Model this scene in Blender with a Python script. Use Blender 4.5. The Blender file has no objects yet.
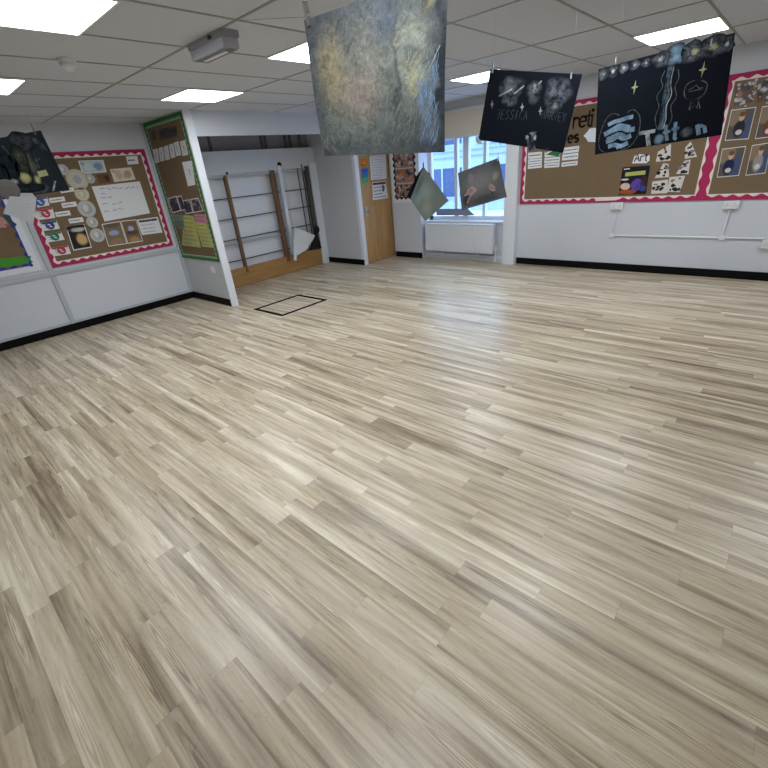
import bpy, bmesh, math, random
from mathutils import Vector, Matrix
random.seed(7)
C = bpy.context.scene.collection
PI = math.pi
CEIL = 2.336

# ------------------------------------------------------------------ materials
MATS = {}
def lin(c):
    return tuple(((v/255.0)/12.92 if v/255.0 <= .04045 else ((v/255.0+.055)/1.055)**2.4) for v in c)
def newmat(name):
    m = bpy.data.materials.new(name); m.use_nodes = True
    nt = m.node_tree
    return m, nt, nt.nodes['Principled BSDF']
def N(nt, t, **kw):
    n = nt.nodes.new(t)
    for k, v in kw.items():
        if k.startswith('i_'):
            key = k[2:]
            n.inputs[int(key) if key.isdigit() else key].default_value = v
        else:
            setattr(n, k, v)
    return n
def math_(nt, op, a, b=None, c=None, clamp=False):
    n = nt.nodes.new('ShaderNodeMath'); n.operation = op; n.use_clamp = clamp
    for i, v in enumerate((a, b, c)):
        if v is None: continue
        if isinstance(v, (int, float)): n.inputs[i].default_value = v
        else: nt.links.new(v, n.inputs[i])
    return n.outputs[0]
def mixc(nt, fac, a, b, blend='MIX'):
    n = nt.nodes.new('ShaderNodeMix'); n.data_type = 'RGBA'; n.blend_type = blend
    for i, v in ((0, fac), (6, a), (7, b)):
        if isinstance(v, (int, float)): n.inputs[i].default_value = v
        elif isinstance(v, tuple): n.inputs[i].default_value = (*v[:3], 1)
        else: nt.links.new(v, n.inputs[i])
    return n.outputs[2]
def paint(name, rgb, rough=.6, noise=.06, scale=8, metal=0, bump=0, spec=.5):
    """plain paint or plastic with a faint uneven tone"""
    if name in MATS: return MATS[name]
    m, nt, b = newmat(name)
    c = lin(rgb)
    tc = N(nt, 'ShaderNodeTexCoord'); n = N(nt, 'ShaderNodeTexNoise', i_Scale=scale, i_Detail=4.0)
    nt.links.new(tc.outputs['Object'], n.inputs['Vector'])
    f = math_(nt, 'MULTIPLY_ADD', n.outputs[0], 2*noise, 1-noise)
    mul = mixc(nt, 1.0, c, f, 'MULTIPLY')
    nt.links.new(mul, b.inputs['Base Color'])
    b.inputs['Roughness'].default_value = rough; b.inputs['Metallic'].default_value = metal
    b.inputs['Specular IOR Level'].default_value = spec
    if bump:
        bp = N(nt, 'ShaderNodeBump', i_Strength=bump, i_Distance=.002)
        n2 = N(nt, 'ShaderNodeTexNoise', i_Scale=scale*30, i_Detail=2.0)
        nt.links.new(tc.outputs['Object'], n2.inputs['Vector'])
        nt.links.new(n2.outputs[0], bp.inputs['Height']); nt.links.new(bp.outputs[0], b.inputs['Normal'])
    MATS[name] = m
    return m
def wood(name, rgb1, rgb2, scale=(3, 40, 3), rough=.5, axis='Object'):
    if name in MATS: return MATS[name]
    m, nt, b = newmat(name)
    tc = N(nt, 'ShaderNodeTexCoord'); mp = N(nt, 'ShaderNodeMapping'); mp.inputs['Scale'].default_value = scale
    nt.links.new(tc.outputs[axis], mp.inputs['Vector'])
    n = N(nt, 'ShaderNodeTexNoise', i_Scale=1.0, i_Detail=6.0, i_Roughness=.6, i_Distortion=.6)
    nt.links.new(mp.outputs[0], n.inputs['Vector'])
    r = N(nt, 'ShaderNodeValToRGB'); r.color_ramp.elements[0].position = .3; r.color_ramp.elements[1].position = .7
    r.color_ramp.elements[0].color = (*lin(rgb1), 1); r.color_ramp.elements[1].color = (*lin(rgb2), 1)
    nt.links.new(n.outputs[0], r.inputs[0]); nt.links.new(r.outputs[0], b.inputs['Base Color'])
    b.inputs['Roughness'].default_value = rough
    MATS[name] = m
    return m
def blotches(name, base, spots, rough=.85, grain=.35, gscale=60, warp=.0, edge=.5):
    """a drawn or printed picture: soft coloured patches on UV. spots: (u, v, ru, rv, rgb, strength)"""
    if name in MATS: return MATS[name]
    m, nt, b = newmat(name)
    uv = N(nt, 'ShaderNodeUVMap'); vec = uv.outputs[0]
    nz = N(nt, 'ShaderNodeTexNoise', i_Scale=gscale, i_Detail=6.0, i_Roughness=.7)
    nt.links.new(vec, nz.inputs['Vector'])
    if warp:
        nw = N(nt, 'ShaderNodeTexNoise', i_Scale=gscale*.25, i_Detail=3.0); nt.links.new(vec, nw.inputs['Vector'])
        s = N(nt, 'ShaderNodeVectorMath', operation='SUBTRACT'); s.inputs[1].default_value = (.5, .5, .5); nt.links.new(nw.outputs[1], s.inputs[0])
        s2 = N(nt, 'ShaderNodeVectorMath', operation='SCALE'); s2.inputs['Scale'].default_value = warp; nt.links.new(s.outputs[0], s2.inputs[0])
        a = N(nt, 'ShaderNodeVectorMath', operation='ADD'); nt.links.new(vec, a.inputs[0]); nt.links.new(s2.outputs[0], a.inputs[1]); vec = a.outputs[0]
    col = lin(base)
    for (u, v, ru, rv, rgb, st) in spots:
        mp = N(nt, 'ShaderNodeMapping', vector_type='POINT')
        mp.inputs['Location'].default_value = (-u/ru, -v/rv, 0); mp.inputs['Scale'].default_value = (1/ru, 1/rv, 0)
        nt.links.new(vec, mp.inputs['Vector'])
        ln = N(nt, 'ShaderNodeVectorMath', operation='LENGTH'); nt.links.new(mp.outputs[0], ln.inputs[0])
        mr = N(nt, 'ShaderNodeMapRange', interpolation_type='SMOOTHSTEP'); mr.inputs[1].default_value = 1.0; mr.inputs[2].default_value = edge
        mr.inputs[3].default_value = 0; mr.inputs[4].default_value = 1
        nt.links.new(ln.outputs['Value'], mr.inputs[0])
        g = math_(nt, 'MULTIPLY_ADD', nz.outputs[0], 2*grain, 1-grain)
        f = math_(nt, 'MULTIPLY', math_(nt, 'MULTIPLY', mr.outputs[0], g), st, clamp=True)
        col = mixc(nt, f, col, lin(rgb))
    g = math_(nt, 'MULTIPLY_ADD', nz.outputs[0], grain, 1-grain*.5)
    col = mixc(nt, 1.0, col, g, 'MULTIPLY')
    nt.links.new(col, b.inputs['Base Color']); b.inputs['Roughness'].default_value = rough; b.inputs['Specular IOR Level'].default_value = .25
    MATS[name] = m
    return m
PAL = [(38, 42, 60), (70, 72, 84), (205, 190, 170), (180, 140, 105), (30, 30, 36), (225, 222, 215), (50, 62, 105), (120, 90, 70)]
def photo_mat(seed, pal=None, base=(90, 84, 80), n=9):
    r = random.Random(seed); p = pal or PAL
    return blotches('photo_print_%d' % seed, base, [(r.random(), r.random(), r.uniform(.1, .35), r.uniform(.1, .3), r.choice(p), r.uniform(.75, 1.0)) for _ in range(n)], .35, .25, 9, .1)
def lamp_mat(name, rgb, s):
    m, nt, b = newmat(name); e = N(nt, 'ShaderNodeEmission', i_Strength=s); e.inputs[0].default_value = (*rgb, 1)
    nt.links.new(e.outputs[0], nt.nodes['Material Output'].inputs[0]); return m
def chalk(name, rgb, dens=.55, scale=90, under=(20, 24, 32)):
    """broken chalk pigment over dark paper; UV.x runs from 0 in the thick of a mark to 1 at its thin edge"""
    if name in MATS: return MATS[name]
    m, nt, b = newmat(name)
    uv = N(nt, 'ShaderNodeUVMap'); tc = N(nt, 'ShaderNodeTexCoord')
    sp = N(nt, 'ShaderNodeSeparateXYZ'); nt.links.new(uv.outputs[0], sp.inputs[0])
    nz = N(nt, 'ShaderNodeTexNoise', i_Scale=scale, i_Detail=5.0, i_Roughness=.7); nt.links.new(tc.outputs['Object'], nz.inputs['Vector'])
    n2 = N(nt, 'ShaderNodeTexNoise', i_Scale=scale*.2, i_Detail=2.0); nt.links.new(tc.outputs['Object'], n2.inputs['Vector'])
    f = math_(nt, 'ADD', math_(nt, 'MULTIPLY', nz.outputs[0], .55), math_(nt, 'MULTIPLY', n2.outputs[0], .8))
    f = math_(nt, 'ADD', f, dens-1.05)
    fall = math_(nt, 'MULTIPLY', math_(nt, 'POWER', sp.outputs[0], 2.0), 1.0)
    f = math_(nt, 'MULTIPLY', math_(nt, 'ADD', math_(nt, 'MULTIPLY', f, 1.9), .30), math_(nt, 'SUBTRACT', 1.0, fall, clamp=True), clamp=True)
    nt.links.new(mixc(nt, f, lin(under), lin(rgb)), b.inputs['Base Color'])
    b.inputs['Roughness'].default_value = .95; b.inputs['Specular IOR Level'].default_value = .1
    MATS[name] = m
    return m

def floor_material():
    m, nt, b = newmat('oak_plank_vinyl')
    tc = N(nt, 'ShaderNodeTexCoord'); sp = N(nt, 'ShaderNodeSeparateXYZ'); nt.links.new(tc.outputs['Object'], sp.inputs[0])
    X, Y = sp.outputs[0], sp.outputs[1]
    W, L = .0965, .98
    yr = math_(nt, 'DIVIDE', math_(nt, 'SUBTRACT', Y, .063), W)
    row = math_(nt, 'FLOOR', yr); fy = math_(nt, 'FRACT', yr)
    wr = N(nt, 'ShaderNodeTexWhiteNoise', noise_dimensions='1D'); nt.links.new(row, wr.inputs['W'])
    xs = math_(nt, 'ADD', math_(nt, 'DIVIDE', X, L), wr.outputs[0])
    col = math_(nt, 'FLOOR', xs); fx = math_(nt, 'FRACT', xs)
    cid = N(nt, 'ShaderNodeCombineXYZ'); nt.links.new(row, cid.inputs[0]); nt.links.new(col, cid.inputs[1])
    wn = N(nt, 'ShaderNodeTexWhiteNoise', noise_dimensions='3D'); nt.links.new(cid.outputs[0], wn.inputs['Vector'])
    rnd = wn.outputs[0]
    sc = N(nt, 'ShaderNodeSeparateColor'); nt.links.new(wn.outputs[1], sc.inputs[0])
    r2, r3 = sc.outputs[1], sc.outputs[2]
    # streaks along the plank; each plank takes another slice of the noise
    def grain(sx, sy, detail, dist, rough=.6):
        cx = N(nt, 'ShaderNodeCombineXYZ')
        nt.links.new(math_(nt, 'MULTIPLY', X, sx), cx.inputs[0]); nt.links.new(math_(nt, 'MULTIPLY', Y, sy), cx.inputs[1])
        nt.links.new(math_(nt, 'MULTIPLY', rnd, 97.0), cx.inputs[2])
        n = N(nt, 'ShaderNodeTexNoise', i_Scale=1.0, i_Detail=detail, i_Roughness=rough, i_Distortion=dist); nt.links.new(cx.outputs[0], n.inputs['Vector'])
        return n.outputs[0]
    broad = grain(1.0, 17, 2.0, .4); mid = grain(2.0, 46, 3.0, .5)
    fine = grain(6, 120, 5.0, 1.0, .7); fleck = grain(16, 70, 3.0, 1.2, .7)
    # cathedral grain: rings of a stretched, warped distance
    cx = N(nt, 'ShaderNodeCombineXYZ')
    nt.links.new(math_(nt, 'MULTIPLY', math_(nt, 'SUBTRACT', fx, math_(nt, 'MULTIPLY_ADD', r2, .6, .2)), .8), cx.inputs[0])
    nt.links.new(math_(nt, 'MULTIPLY', math_(nt, 'SUBTRACT', fy, math_(nt, 'MULTIPLY_ADD', r3, .6, .2)), 1.5), cx.inputs[1])
    nt.links.new(math_(nt, 'MULTIPLY', rnd, 31.0), cx.inputs[2])
    wv = N(nt, 'ShaderNodeTexWave', wave_type='RINGS', rings_direction='Z', i_Scale=2.6, i_Distortion=3.4, i_Detail=3.0); wv.inputs['Detail Scale'].default_value = 1.6
    nt.links.new(cx.outputs[0], wv.inputs['Vector'])
    # the cathedral figure fills only a slim oval part of the plank
    ox = math_(nt, 'DIVIDE', math_(nt, 'SUBTRACT', fx, math_(nt, 'MULTIPLY_ADD', r2, .6, .2)), .36)
    oy = math_(nt, 'DIVIDE', math_(nt, 'SUBTRACT', fy, math_(nt, 'MULTIPLY_ADD', r3, .6, .2)), .30)
    od = math_(nt, 'ADD', math_(nt, 'MULTIPLY', ox, ox), math_(nt, 'MULTIPLY', oy, oy))
    oval = math_(nt, 'SUBTRACT', 1.0, od, clamp=True)
    side = math_(nt, 'MULTIPLY', math_(nt, 'SUBTRACT', fy, .5), math_(nt, 'SUBTRACT', r3, .5))
    tone = math_(nt, 'MULTIPLY_ADD', rnd, .30, .34)
    tone = math_(nt, 'ADD', tone, math_(nt, 'MULTIPLY', math_(nt, 'SUBTRACT', broad, .5), 1.5))
    tone = math_(nt, 'ADD', tone, math_(nt, 'MULTIPLY', math_(nt, 'SUBTRACT', mid, .5), .85))
    tone = math_(nt, 'ADD', tone, math_(nt, 'MULTIPLY', math_(nt, 'SUBTRACT', fine, .5), .30))
    tone = math_(nt, 'SUBTRACT', tone, math_(nt, 'MULTIPLY', math_(nt, 'GREATER_THAN', fleck, .60), .10))
    tone = math_(nt, 'ADD', tone, math_(nt, 'MULTIPLY', math_(nt, 'MULTIPLY', math_(nt, 'SUBTRACT', wv.outputs[0], .62), oval), .40))
    tone = math_(nt, 'ADD', tone, math_(nt, 'MULTIPLY', side, .9), clamp=True)
    r = N(nt, 'ShaderNodeValToRGB'); e = r.color_ramp.elements
    e[0].position = .0; e[0].color = (*lin(FLOOR_D), 1); e[1].position = 1.0; e[1].color = (*lin(FLOOR_L), 1)
    k = r.color_ramp.elements.new(.45); k.color = (*lin(FLOOR_M), 1)
    nt.links.new(tone, r.inputs[0])
    warm = mixc(nt, math_(nt, 'MULTIPLY', r2, .22), r.outputs[0], mixc(nt, 1.0, r.outputs[0], lin((255, 238, 208)), 'MULTIPLY'))
    # thin seam at plank ends and sides
    def seam(f, w):
        return math_(nt, 'LESS_THAN', math_(nt, 'MINIMUM', f, math_(nt, 'SUBTRACT', 1.0, f)), w)
    s = math_(nt, 'MULTIPLY', math_(nt, 'MAXIMUM', seam(fy, .010), seam(fx, .0012)), .22)
    nt.links.new(mixc(nt, s, warm, lin((110, 98, 84))), b.inputs['Base Color'])
    b.inputs['Specular IOR Level'].default_value = .5
    nt.links.new(math_(nt, 'MULTIPLY_ADD', fine, .10, .28), b.inputs['Roughness'])
    bp = N(nt, 'ShaderNodeBump', i_Strength=.12, i_Distance=.001)
    n3 = N(nt, 'ShaderNodeTexNoise', i_Scale=260.0, i_Detail=2.0); nt.links.new(tc.outputs['Object'], n3.inputs['Vector'])
    nt.links.new(n3.outputs[0], bp.inputs['Height']); nt.links.new(bp.outputs[0], b.inputs['Normal'])
    return m
FLOOR_D, FLOOR_M, FLOOR_L = (128, 114, 97), (187, 173, 150), (229, 221, 203)

WALL = paint('wall_paint', (206, 211, 220), .55, .02, 3, spec=.3)
WALLGREY = paint('grey_wall_paint', (200, 203, 208), .6, .03, 3, spec=.3)
WHITE = paint('white_gloss', (222, 226, 233), .35, .02, 5)
TRIMP = paint('cover_strip_grey', (180, 186, 194), .5, .02, 5)
BLACK = paint('black_skirting_vinyl', (8, 8, 10), .6, .2, 6, spec=.15)
CEILM = paint('ceiling_tile', (205, 211, 222), .9, .05, 70, bump=.3, spec=.1)
TBAR = paint('ceiling_grid_metal', (150, 150, 150), .45, .05, 9)
ALCOVE_SHADE = paint('alcove_shade_grey', (140, 138, 142), .8, .08, 5)  # shade under the alcove header, put into the back wall's colour
HESS = paint('brown_backing_paper', (122, 104, 82), .9, .08, 5, spec=.1)
PINK = paint('pink_border_card', (170, 26, 84), .7, .05, 9)
BWHITE = paint('cream_scallop_card', (232, 220, 218), .7, .03, 9)
GREEN = paint('green_border_card', (44, 112, 58), .7, .06, 9)
GREENL = paint('pale_green_scallop', (150, 190, 150), .7, .06, 9)
BLUE = paint('blue_border_card', (38, 50, 150), .7, .05, 9)
PAPER = paint('white_paper', (226, 228, 232), .8, .02, 9, spec=.2)
PAPERW = paint('cream_paper', (222, 216, 200), .8, .04, 9, spec=.2)
INK = paint('dark_ink', (48, 50, 62), .8, .05, 9)
BLUEINK = paint('blue_ink', (92, 98, 140), .8, .05, 9)
BLK = paint('black_card', (16, 17, 20), .8, .1, 9)
NAVY = paint('dark_sugar_paper', (13, 17, 25), .95, .2, 14, spec=.1)
PLASTIC = paint('white_plastic', (222, 224, 226), .35, .01, 9)
DOORW = wood('oak_door_veneer', (158, 120, 74), (196, 156, 104), (9, 9, 1.2), .4)
PLY = wood('varnished_ply', (150, 110, 62), (178, 136, 80), (6, 1.5, 16), .45)
UPW = wood('varnished_upright', (98, 70, 46), (130, 96, 64), (20, 20, 2), .5)
STEEL = paint('brushed_steel', (190, 192, 195), .3, .03, 20, metal=.9)
DKMET = paint('dark_steel', (60, 58, 58), .5, .1, 20, metal=.3)
GLASSM = None

# ------------------------------------------------------------------ mesh helpers
def tag(o, label=None, cat=None, group=None, kind=None):
    if label: o['label'] = label
    if cat: o['category'] = cat
    if group: o['group'] = group
    if kind: o['kind'] = kind
    return o
class MB:
    """collects faces (with a material slot and UVs) and links them as ONE mesh object"""
    def __init__(s): s.v, s.f, s.m, s.uv, s.mats = [], [], [], [], []
    def slot(s, m):
        if m not in s.mats: s.mats.append(m)
        return s.mats.index(m)
    def face(s, pts, m, uvs=None):
        i = len(s.v); s.v += [tuple(p) for p in pts]; s.f.append(list(range(i, i+len(pts)))); s.m.append(s.slot(m))
        s.uv.append(uvs or [(0, 0)]*len(pts)); return s
    def box(s, a, b, m):
        (x0, y0, z0), (x1, y1, z1) = [min(p, q) for p, q in zip(a, b)], [max(p, q) for p, q in zip(a, b)]
        i = len(s.v)
        s.v += [(x0,y0,z0),(x1,y0,z0),(x1,y1,z0),(x0,y1,z0),(x0,y0,z1),(x1,y0,z1),(x1,y1,z1),(x0,y1,z1)]
        for f in ((0,3,2,1),(4,5,6,7),(0,1,5,4),(1,2,6,5),(2,3,7,6),(3,0,4,7)):
            s.f.append([i+k for k in f]); s.m.append(s.slot(m))
            s.uv.append([(s.v[i+k][0]+s.v[i+k][1], s.v[i+k][2]) for k in f])
        return s
    def prism(s, fr, poly, d0, d1, m, norm=False, side=None):
        """polygon (u, v) in a wall frame, from depth d0 to d1 (towards the room)"""
        n = len(poly)
        A = sum(poly[i][0]*poly[(i+1) % n][1]-poly[(i+1) % n][0]*poly[i][1] for i in range(n))
        if A < 0: poly = poly[::-1]
        us = [p[0] for p in poly]; vs = [p[1] for p in poly]
        u0, v0, du, dv = min(us), min(vs), max(max(us)-min(us), 1e-6), max(max(vs)-min(vs), 1e-6)
        uvs = [((p[0]-u0)/du, (p[1]-v0)/dv) if norm else p for p in poly]
        i = len(s.v)
        s.v += [fr(u, v, d1) for u, v in poly]+[fr(u, v, d0) for u, v in poly]
        s.f.append([i+k for k in range(n)]); s.m.append(s.slot(m)); s.uv.append(uvs)
        s.f.append([i+n+k for k in range(n)][::-1]); s.m.append(s.slot(side or m)); s.uv.append(uvs[::-1])
        for k in range(n):
            l = (k+1) % n
            s.f.append([i+k, i+n+k, i+n+l, i+l]); s.m.append(s.slot(side or m)); s.uv.append([uvs[k], uvs[k], uvs[l], uvs[l]])
        return s
    def rect(s, fr, u0, v0, u1, v1, d0, d1, m, norm=False): return s.prism(fr, [(u0, v0), (u1, v0), (u1, v1), (u0, v1)], d0, d1, m, norm)
    def ribbon(s, fr, pts, w, d, m, bow=None, closed=False):
        """a drawn line of width w lying at depth d (a hair's thickness of pigment)"""
        if closed: pts = list(pts)+[pts[0]]
        fine = []
        for a, b in zip(pts, pts[1:]):
            k = max(1, int(math.hypot(b[0]-a[0], b[1]-a[1])/.03))
            fine += [(a[0]+(b[0]-a[0])*i/k, a[1]+(b[1]-a[1])*i/k) for i in range(k)]
        fine.append(pts[-1]); L, R = [], []
        for i, p in enumerate(fine):
            a, b = fine[max(i-1, 0)], fine[min(i+1, len(fine)-1)]
            tx, ty = b[0]-a[0], b[1]-a[1]; l = math.hypot(tx, ty) or 1
            L.append((p[0]-ty/l*w/2, p[1]+tx/l*w/2)); R.append((p[0]+ty/l*w/2, p[1]-tx/l*w/2))
        for i in range(len(fine)-1):
            q = [R[i], R[i+1], L[i+1], L[i]]
            s.face([fr(u, v, d+(bow(u, v) if bow else 0)) for u, v in q], m, [(.25, 0)]*4)
        return s
    def blob(s, fr, c, ru, rv, d, m, bow=None, jag=.12, seed=0, n=22):
        r = random.Random(seed); ph = [r.uniform(0, 6.28) for _ in range(4)]
        ring = []
        for i in range(n):
            a = 2*PI*i/n
            k = 1+jag*(math.sin(3*a+ph[0])+.7*math.sin(5*a+ph[1])+.5*math.sin(8*a+ph[2]))
            ring.append((c[0]+ru*k*math.cos(a), c[1]+rv*k*math.sin(a)))
        for i in range(n):
            t = [c, ring[i], ring[(i+1) % n]]
            s.face([fr(u, v, d+(bow(u, v) if bow else 0)) for u, v in t], m, [(0, 0), (1, 0), (1, 0)])
        return s
    def fill(s, fr, poly, d, m, bow=None):
        n = len(poly)
        A = sum(poly[i][0]*poly[(i+1) % n][1]-poly[(i+1) % n][0]*poly[i][1] for i in range(n))
        if A < 0: poly = poly[::-1]
        return s.face([fr(u, v, d+(bow(u, v) if bow else 0)) for u, v in poly], m, [(.25, 0)]*n)
    def tube(s, a, b, r, m, n=12, r2=None):
        a, b = Vector(a), Vector(b); d = (b-a).normalized()
        x = d.orthogonal().normalized(); y = d.cross(x); r2 = r if r2 is None else r2
        i = len(s.v)
        for p, rr in ((a, r), (b, r2)):
            s.v += [tuple(p+(x*math.cos(2*PI*k/n)+y*math.sin(2*PI*k/n))*rr) for k in range(n)]
        for k in range(n):
            l = (k+1) % n
            s.f.append([i+k, i+l, i+n+l, i+n+k]); s.m.append(s.slot(m)); s.uv.append([(0, 0)]*4)
        s.f.append([i+k for k in range(n)][::-1]); s.m.append(s.slot(m)); s.uv.append([(0, 0)]*n)
        s.f.append([i+n+k for k in range(n)]); s.m.append(s.slot(m)); s.uv.append([(0, 0)]*n)
        return s
    def lathe(s, o, axis, prof, m, n=24):
        """profile (r, t) spun about axis from o"""
        o, d = Vector(o), Vector(axis).normalized(); x = d.orthogonal().normalized(); y = d.cross(x); i = len(s.v)
        for r, t in prof:
            s.v += [tuple(o+d*t+(x*math.cos(2*PI*k/n)+y*math.sin(2*PI*k/n))*r) for k in range(n)]
        for j in range(len(prof)-1):
            for k in range(n):
                l = (k+1) % n
                s.f.append([i+j*n+k, i+j*n+l, i+(j+1)*n+l, i+(j+1)*n+k]); s.m.append(s.slot(m)); s.uv.append([(0, 0)]*4)
        s.f.append([i+k for k in range(n)][::-1]); s.m.append(s.slot(m)); s.uv.append([(0, 0)]*n)
        s.f.append([i+(len(prof)-1)*n+k for k in range(n)]); s.m.append(s.slot(m)); s.uv.append([(0, 0)]*n)
        return s
    def sheet(s, fr, q, bow, m, back=None, nu=14, nv=10, th=.0012, out=None):
        """a sheet of paper: quad q = TL, TR, BR, BL in (u, v), bent by bow(u, v), th thick"""
        def P(a, b):
            t = [q[0][k]*(1-a)*(1-b)+q[1][k]*a*(1-b)+q[2][k]*a*b+q[3][k]*(1-a)*b for k in (0, 1)]
            return t
        G = [[P(a/nu, b/nv) for a in range(nu+1)] for b in range(nv+1)]
        for b in range(nv):
            for a in range(nu):
                quad = [G[b+1][a], G[b+1][a+1], G[b][a+1], G[b][a]]
                st = [(a/nu, 1-(b+1)/nv), ((a+1)/nu, 1-(b+1)/nv), ((a+1)/nu, 1-b/nv), (a/nu, 1-b/nv)]
                s.face([fr(u, v, bow(u, v)) for u, v in quad], m, st)
                s.face([fr(u, v, bow(u, v)-th) for u, v in quad][::-1], back or m, st[::-1])
        rim = [G[0][a] for a in range(nu)]+[G[b][nu] for b in range(nv)]+[G[nv][a] for a in range(nu, 0, -1)]+[G[b][0] for b in range(nv, 0, -1)]
        for p, r in zip(rim, rim[1:]+rim[:1]):
            s.face([fr(*p, bow(*p)), fr(*r, bow(*r)), fr(*r, bow(*r)-th), fr(*p, bow(*p)-th)], back or m)
        return s
    def build(s, name, parent=None, bevel=0, smooth=False, origin=None):
        if parent is not None: o0 = Vector(parent['_o']) if '_o' in parent else Vector((0, 0, 0))
        lo = [min(p[k] for p in s.v) for k in range(3)]; hi = [max(p[k] for p in s.v) for k in range(3)]
        org = Vector(origin) if origin is not None else Vector(((lo[0]+hi[0])/2, (lo[1]+hi[1])/2, lo[2]))
        me = bpy.data.meshes.new(name)
        me.from_pydata([tuple(Vector(p)-org) for p in s.v], [], s.f)
        for m in s.mats: me.materials.append(m)
        ul = me.uv_layers.new(name='UVMap')
        for p, mi, uv in zip(me.polygons, s.m, s.uv):
            p.material_index = mi; p.use_smooth = smooth
            for li, t in zip(p.loop_indices, uv): ul.data[li].uv = t
        if bevel:
            bm = bmesh.new(); bm.from_mesh(me); bmesh.ops.remove_doubles(bm, verts=bm.verts, dist=1e-5)
            bmesh.ops.bevel(bm, geom=[e for e in bm.edges if len(e.link_faces) == 2 and e.calc_face_angle(0) > .6], offset=bevel, segments=2, affect='EDGES', profile=.7)
            bm.to_mesh(me); bm.free()
        o = bpy.data.objects.new(name, me); C.objects.link(o)
        if parent is not None:
            o.parent = parent; o.location = org-world_of(parent)
        else: o.location = org
        return o
def world_of(o):
    p = Vector(o.location)
    while o.parent: o = o.parent; p += o.location
    return p
def thing(name, loc, label, cat, group=None):
    o = bpy.data.objects.new(name, None); o.empty_display_size = .05; C.objects.link(o); o.location = loc
    return tag(o, label, cat, group)
def copy_tree(o, loc, label=None, parent=None):
    c = o.copy(); C.objects.link(c); c.location = loc
    if parent: c.parent = parent
    if label: c['label'] = label
    for ch in list(o.children): copy_tree(ch, ch.location, None, c)
    return c
def struct(mb, name, **k): return tag(mb.build(name, **k), kind='structure')
def frame(p0, u, n):
    p0, u, n = Vector(p0), Vector(u), Vector(n)
    return lambda a, b, d=0.0: tuple(p0+u*a+Vector((0, 0, b))+n*d)
LW = frame((-6.63, 0, 0), (0, 1, 0), (1, 0, 0))
RW = frame((0, 6.516, 0), (1, 0, 0), (0, -1, 0))
PT = frame((0, 2.89, 0), (1, 0, 0), (0, -1, 0))
SW = frame((0, 6.42, 0), (1, 0, 0), (0, -1, 0))
DR = frame((-5.49, 0, 0), (0, 1, 0), (1, 0, 0))
AL = frame((-6.48, 0, 0), (0, 1, 0), (1, 0, 0))
WN = frame((0, 6.72, 0), (1, 0, 0), (0, -1, 0))
def box1(a, b, m): return MB().box(a, b, m)

# ------------------------------------------------------------------ room shell
X0, X1, Y0, Y1 = -6.63, 2.6, -2.5, 6.516
struct(MB().box((X0-.15, Y0-.15, -.12), (X1+.15, 6.85, 0), floor_material()), 'floor', origin=(0, 0, 0))
struct(MB().box((X0-.15, Y0-.15, CEIL), (X1+.15, 6.85, CEIL+.1), CEILM), 'ceiling')
GX = [-1.303-.6007*k for k in range(-7, 9)]
GY = [1.757+1.2015*k for k in range(-3, 5)]
bars = MB()
for y in GY:
    if y < 6.4: bars.box((X0, y-.009, CEIL-.004), (X1, y+.009, CEIL+.01), TBAR)
for x in GX:
    if X0+.05 < x < X1: bars.box((x-.009, Y0, CEIL-.003), (x+.009, 6.5, CEIL+.01), TBAR)
struct(bars, 'trim_1')
struct(MB().box((X0-.15, Y0-.15, 0), (X0, 6.66, CEIL), WALL), 'wall_left')
wb = MB().box((X0, Y0-.15, 0), (X1+.15, Y0, CEIL), WALL)
struct(wb, 'wall_back')
struct(MB().box((X1, Y0, 0), (X1+.15, Y1+.15, CEIL), WALL), 'wall_right')
# far wall with the long pink board
struct(MB().box((-3.03, Y1, 0), (X1, Y1+.15, CEIL), WALL), 'wall_front')
struct(MB().box((-3.215, 6.405, 0), (-3.02, 6.68, CEIL), WHITE), 'trim_2')          # column beside the window
# stub wall with the photo collage, door wall, alcove wall
struct(MB().box((-5.42, 6.42, 0), (-4.80, 6.72, CEIL), WALL), 'wall_stub')
wd = MB().box((-6.63, 5.60, 0), (-5.545, 5.68, CEIL), WALLGREY).box((-6.63, 6.49, 0), (-5.42, 6.72, CEIL), WALL)
wd.box((-6.63, 5.68, 2.09), (-5.50, 6.49, CEIL), WALL).box((-6.63, 5.68, 0), (-6.55, 6.49, 2.09), WALL)
struct(wd, 'wall_far')
struct(MB().box((-5.545, 5.595, 0), (-5.485, 5.69, 2.09), WHITE).box((-5.545, 5.69, 2.04), (-5.485, 6.49, 2.10), WHITE), 'trim_3')
# partition with the green board; its white end strip
struct(MB().box((-6.63, 2.89, 0), (-5.51, 2.965, CEIL), WALLGREY), 'wall_partition')
struct(MB().box((-5.51, 2.878, 0), (-5.485, 2.977, CEIL), WHITE), 'trim_4')
# alcove: header, back above the white beam in painted-in shade, white beam, white back panel
struct(MB().box((-5.53, 2.977, 2.07), (-5.488, 5.60, CEIL), WALL), 'wall_header')
struct(MB().box((-6.63, 2.965, 1.966), (-6.58, 5.60, CEIL), ALCOVE_SHADE), 'wall_alcove')
st = MB()
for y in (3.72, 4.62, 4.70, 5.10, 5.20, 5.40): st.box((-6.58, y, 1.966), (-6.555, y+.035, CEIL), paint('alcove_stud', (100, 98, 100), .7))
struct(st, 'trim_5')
struct(MB().box((-6.63, 2.965, 1.655), (-6.47, 5.60, 1.966), WALL), 'trim_6', bevel=.004)
struct(MB().box((-6.63, 2.965, 0), (-6.56, 5.60, 1.655), WHITE), 'wall_alcove_panel')
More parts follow.
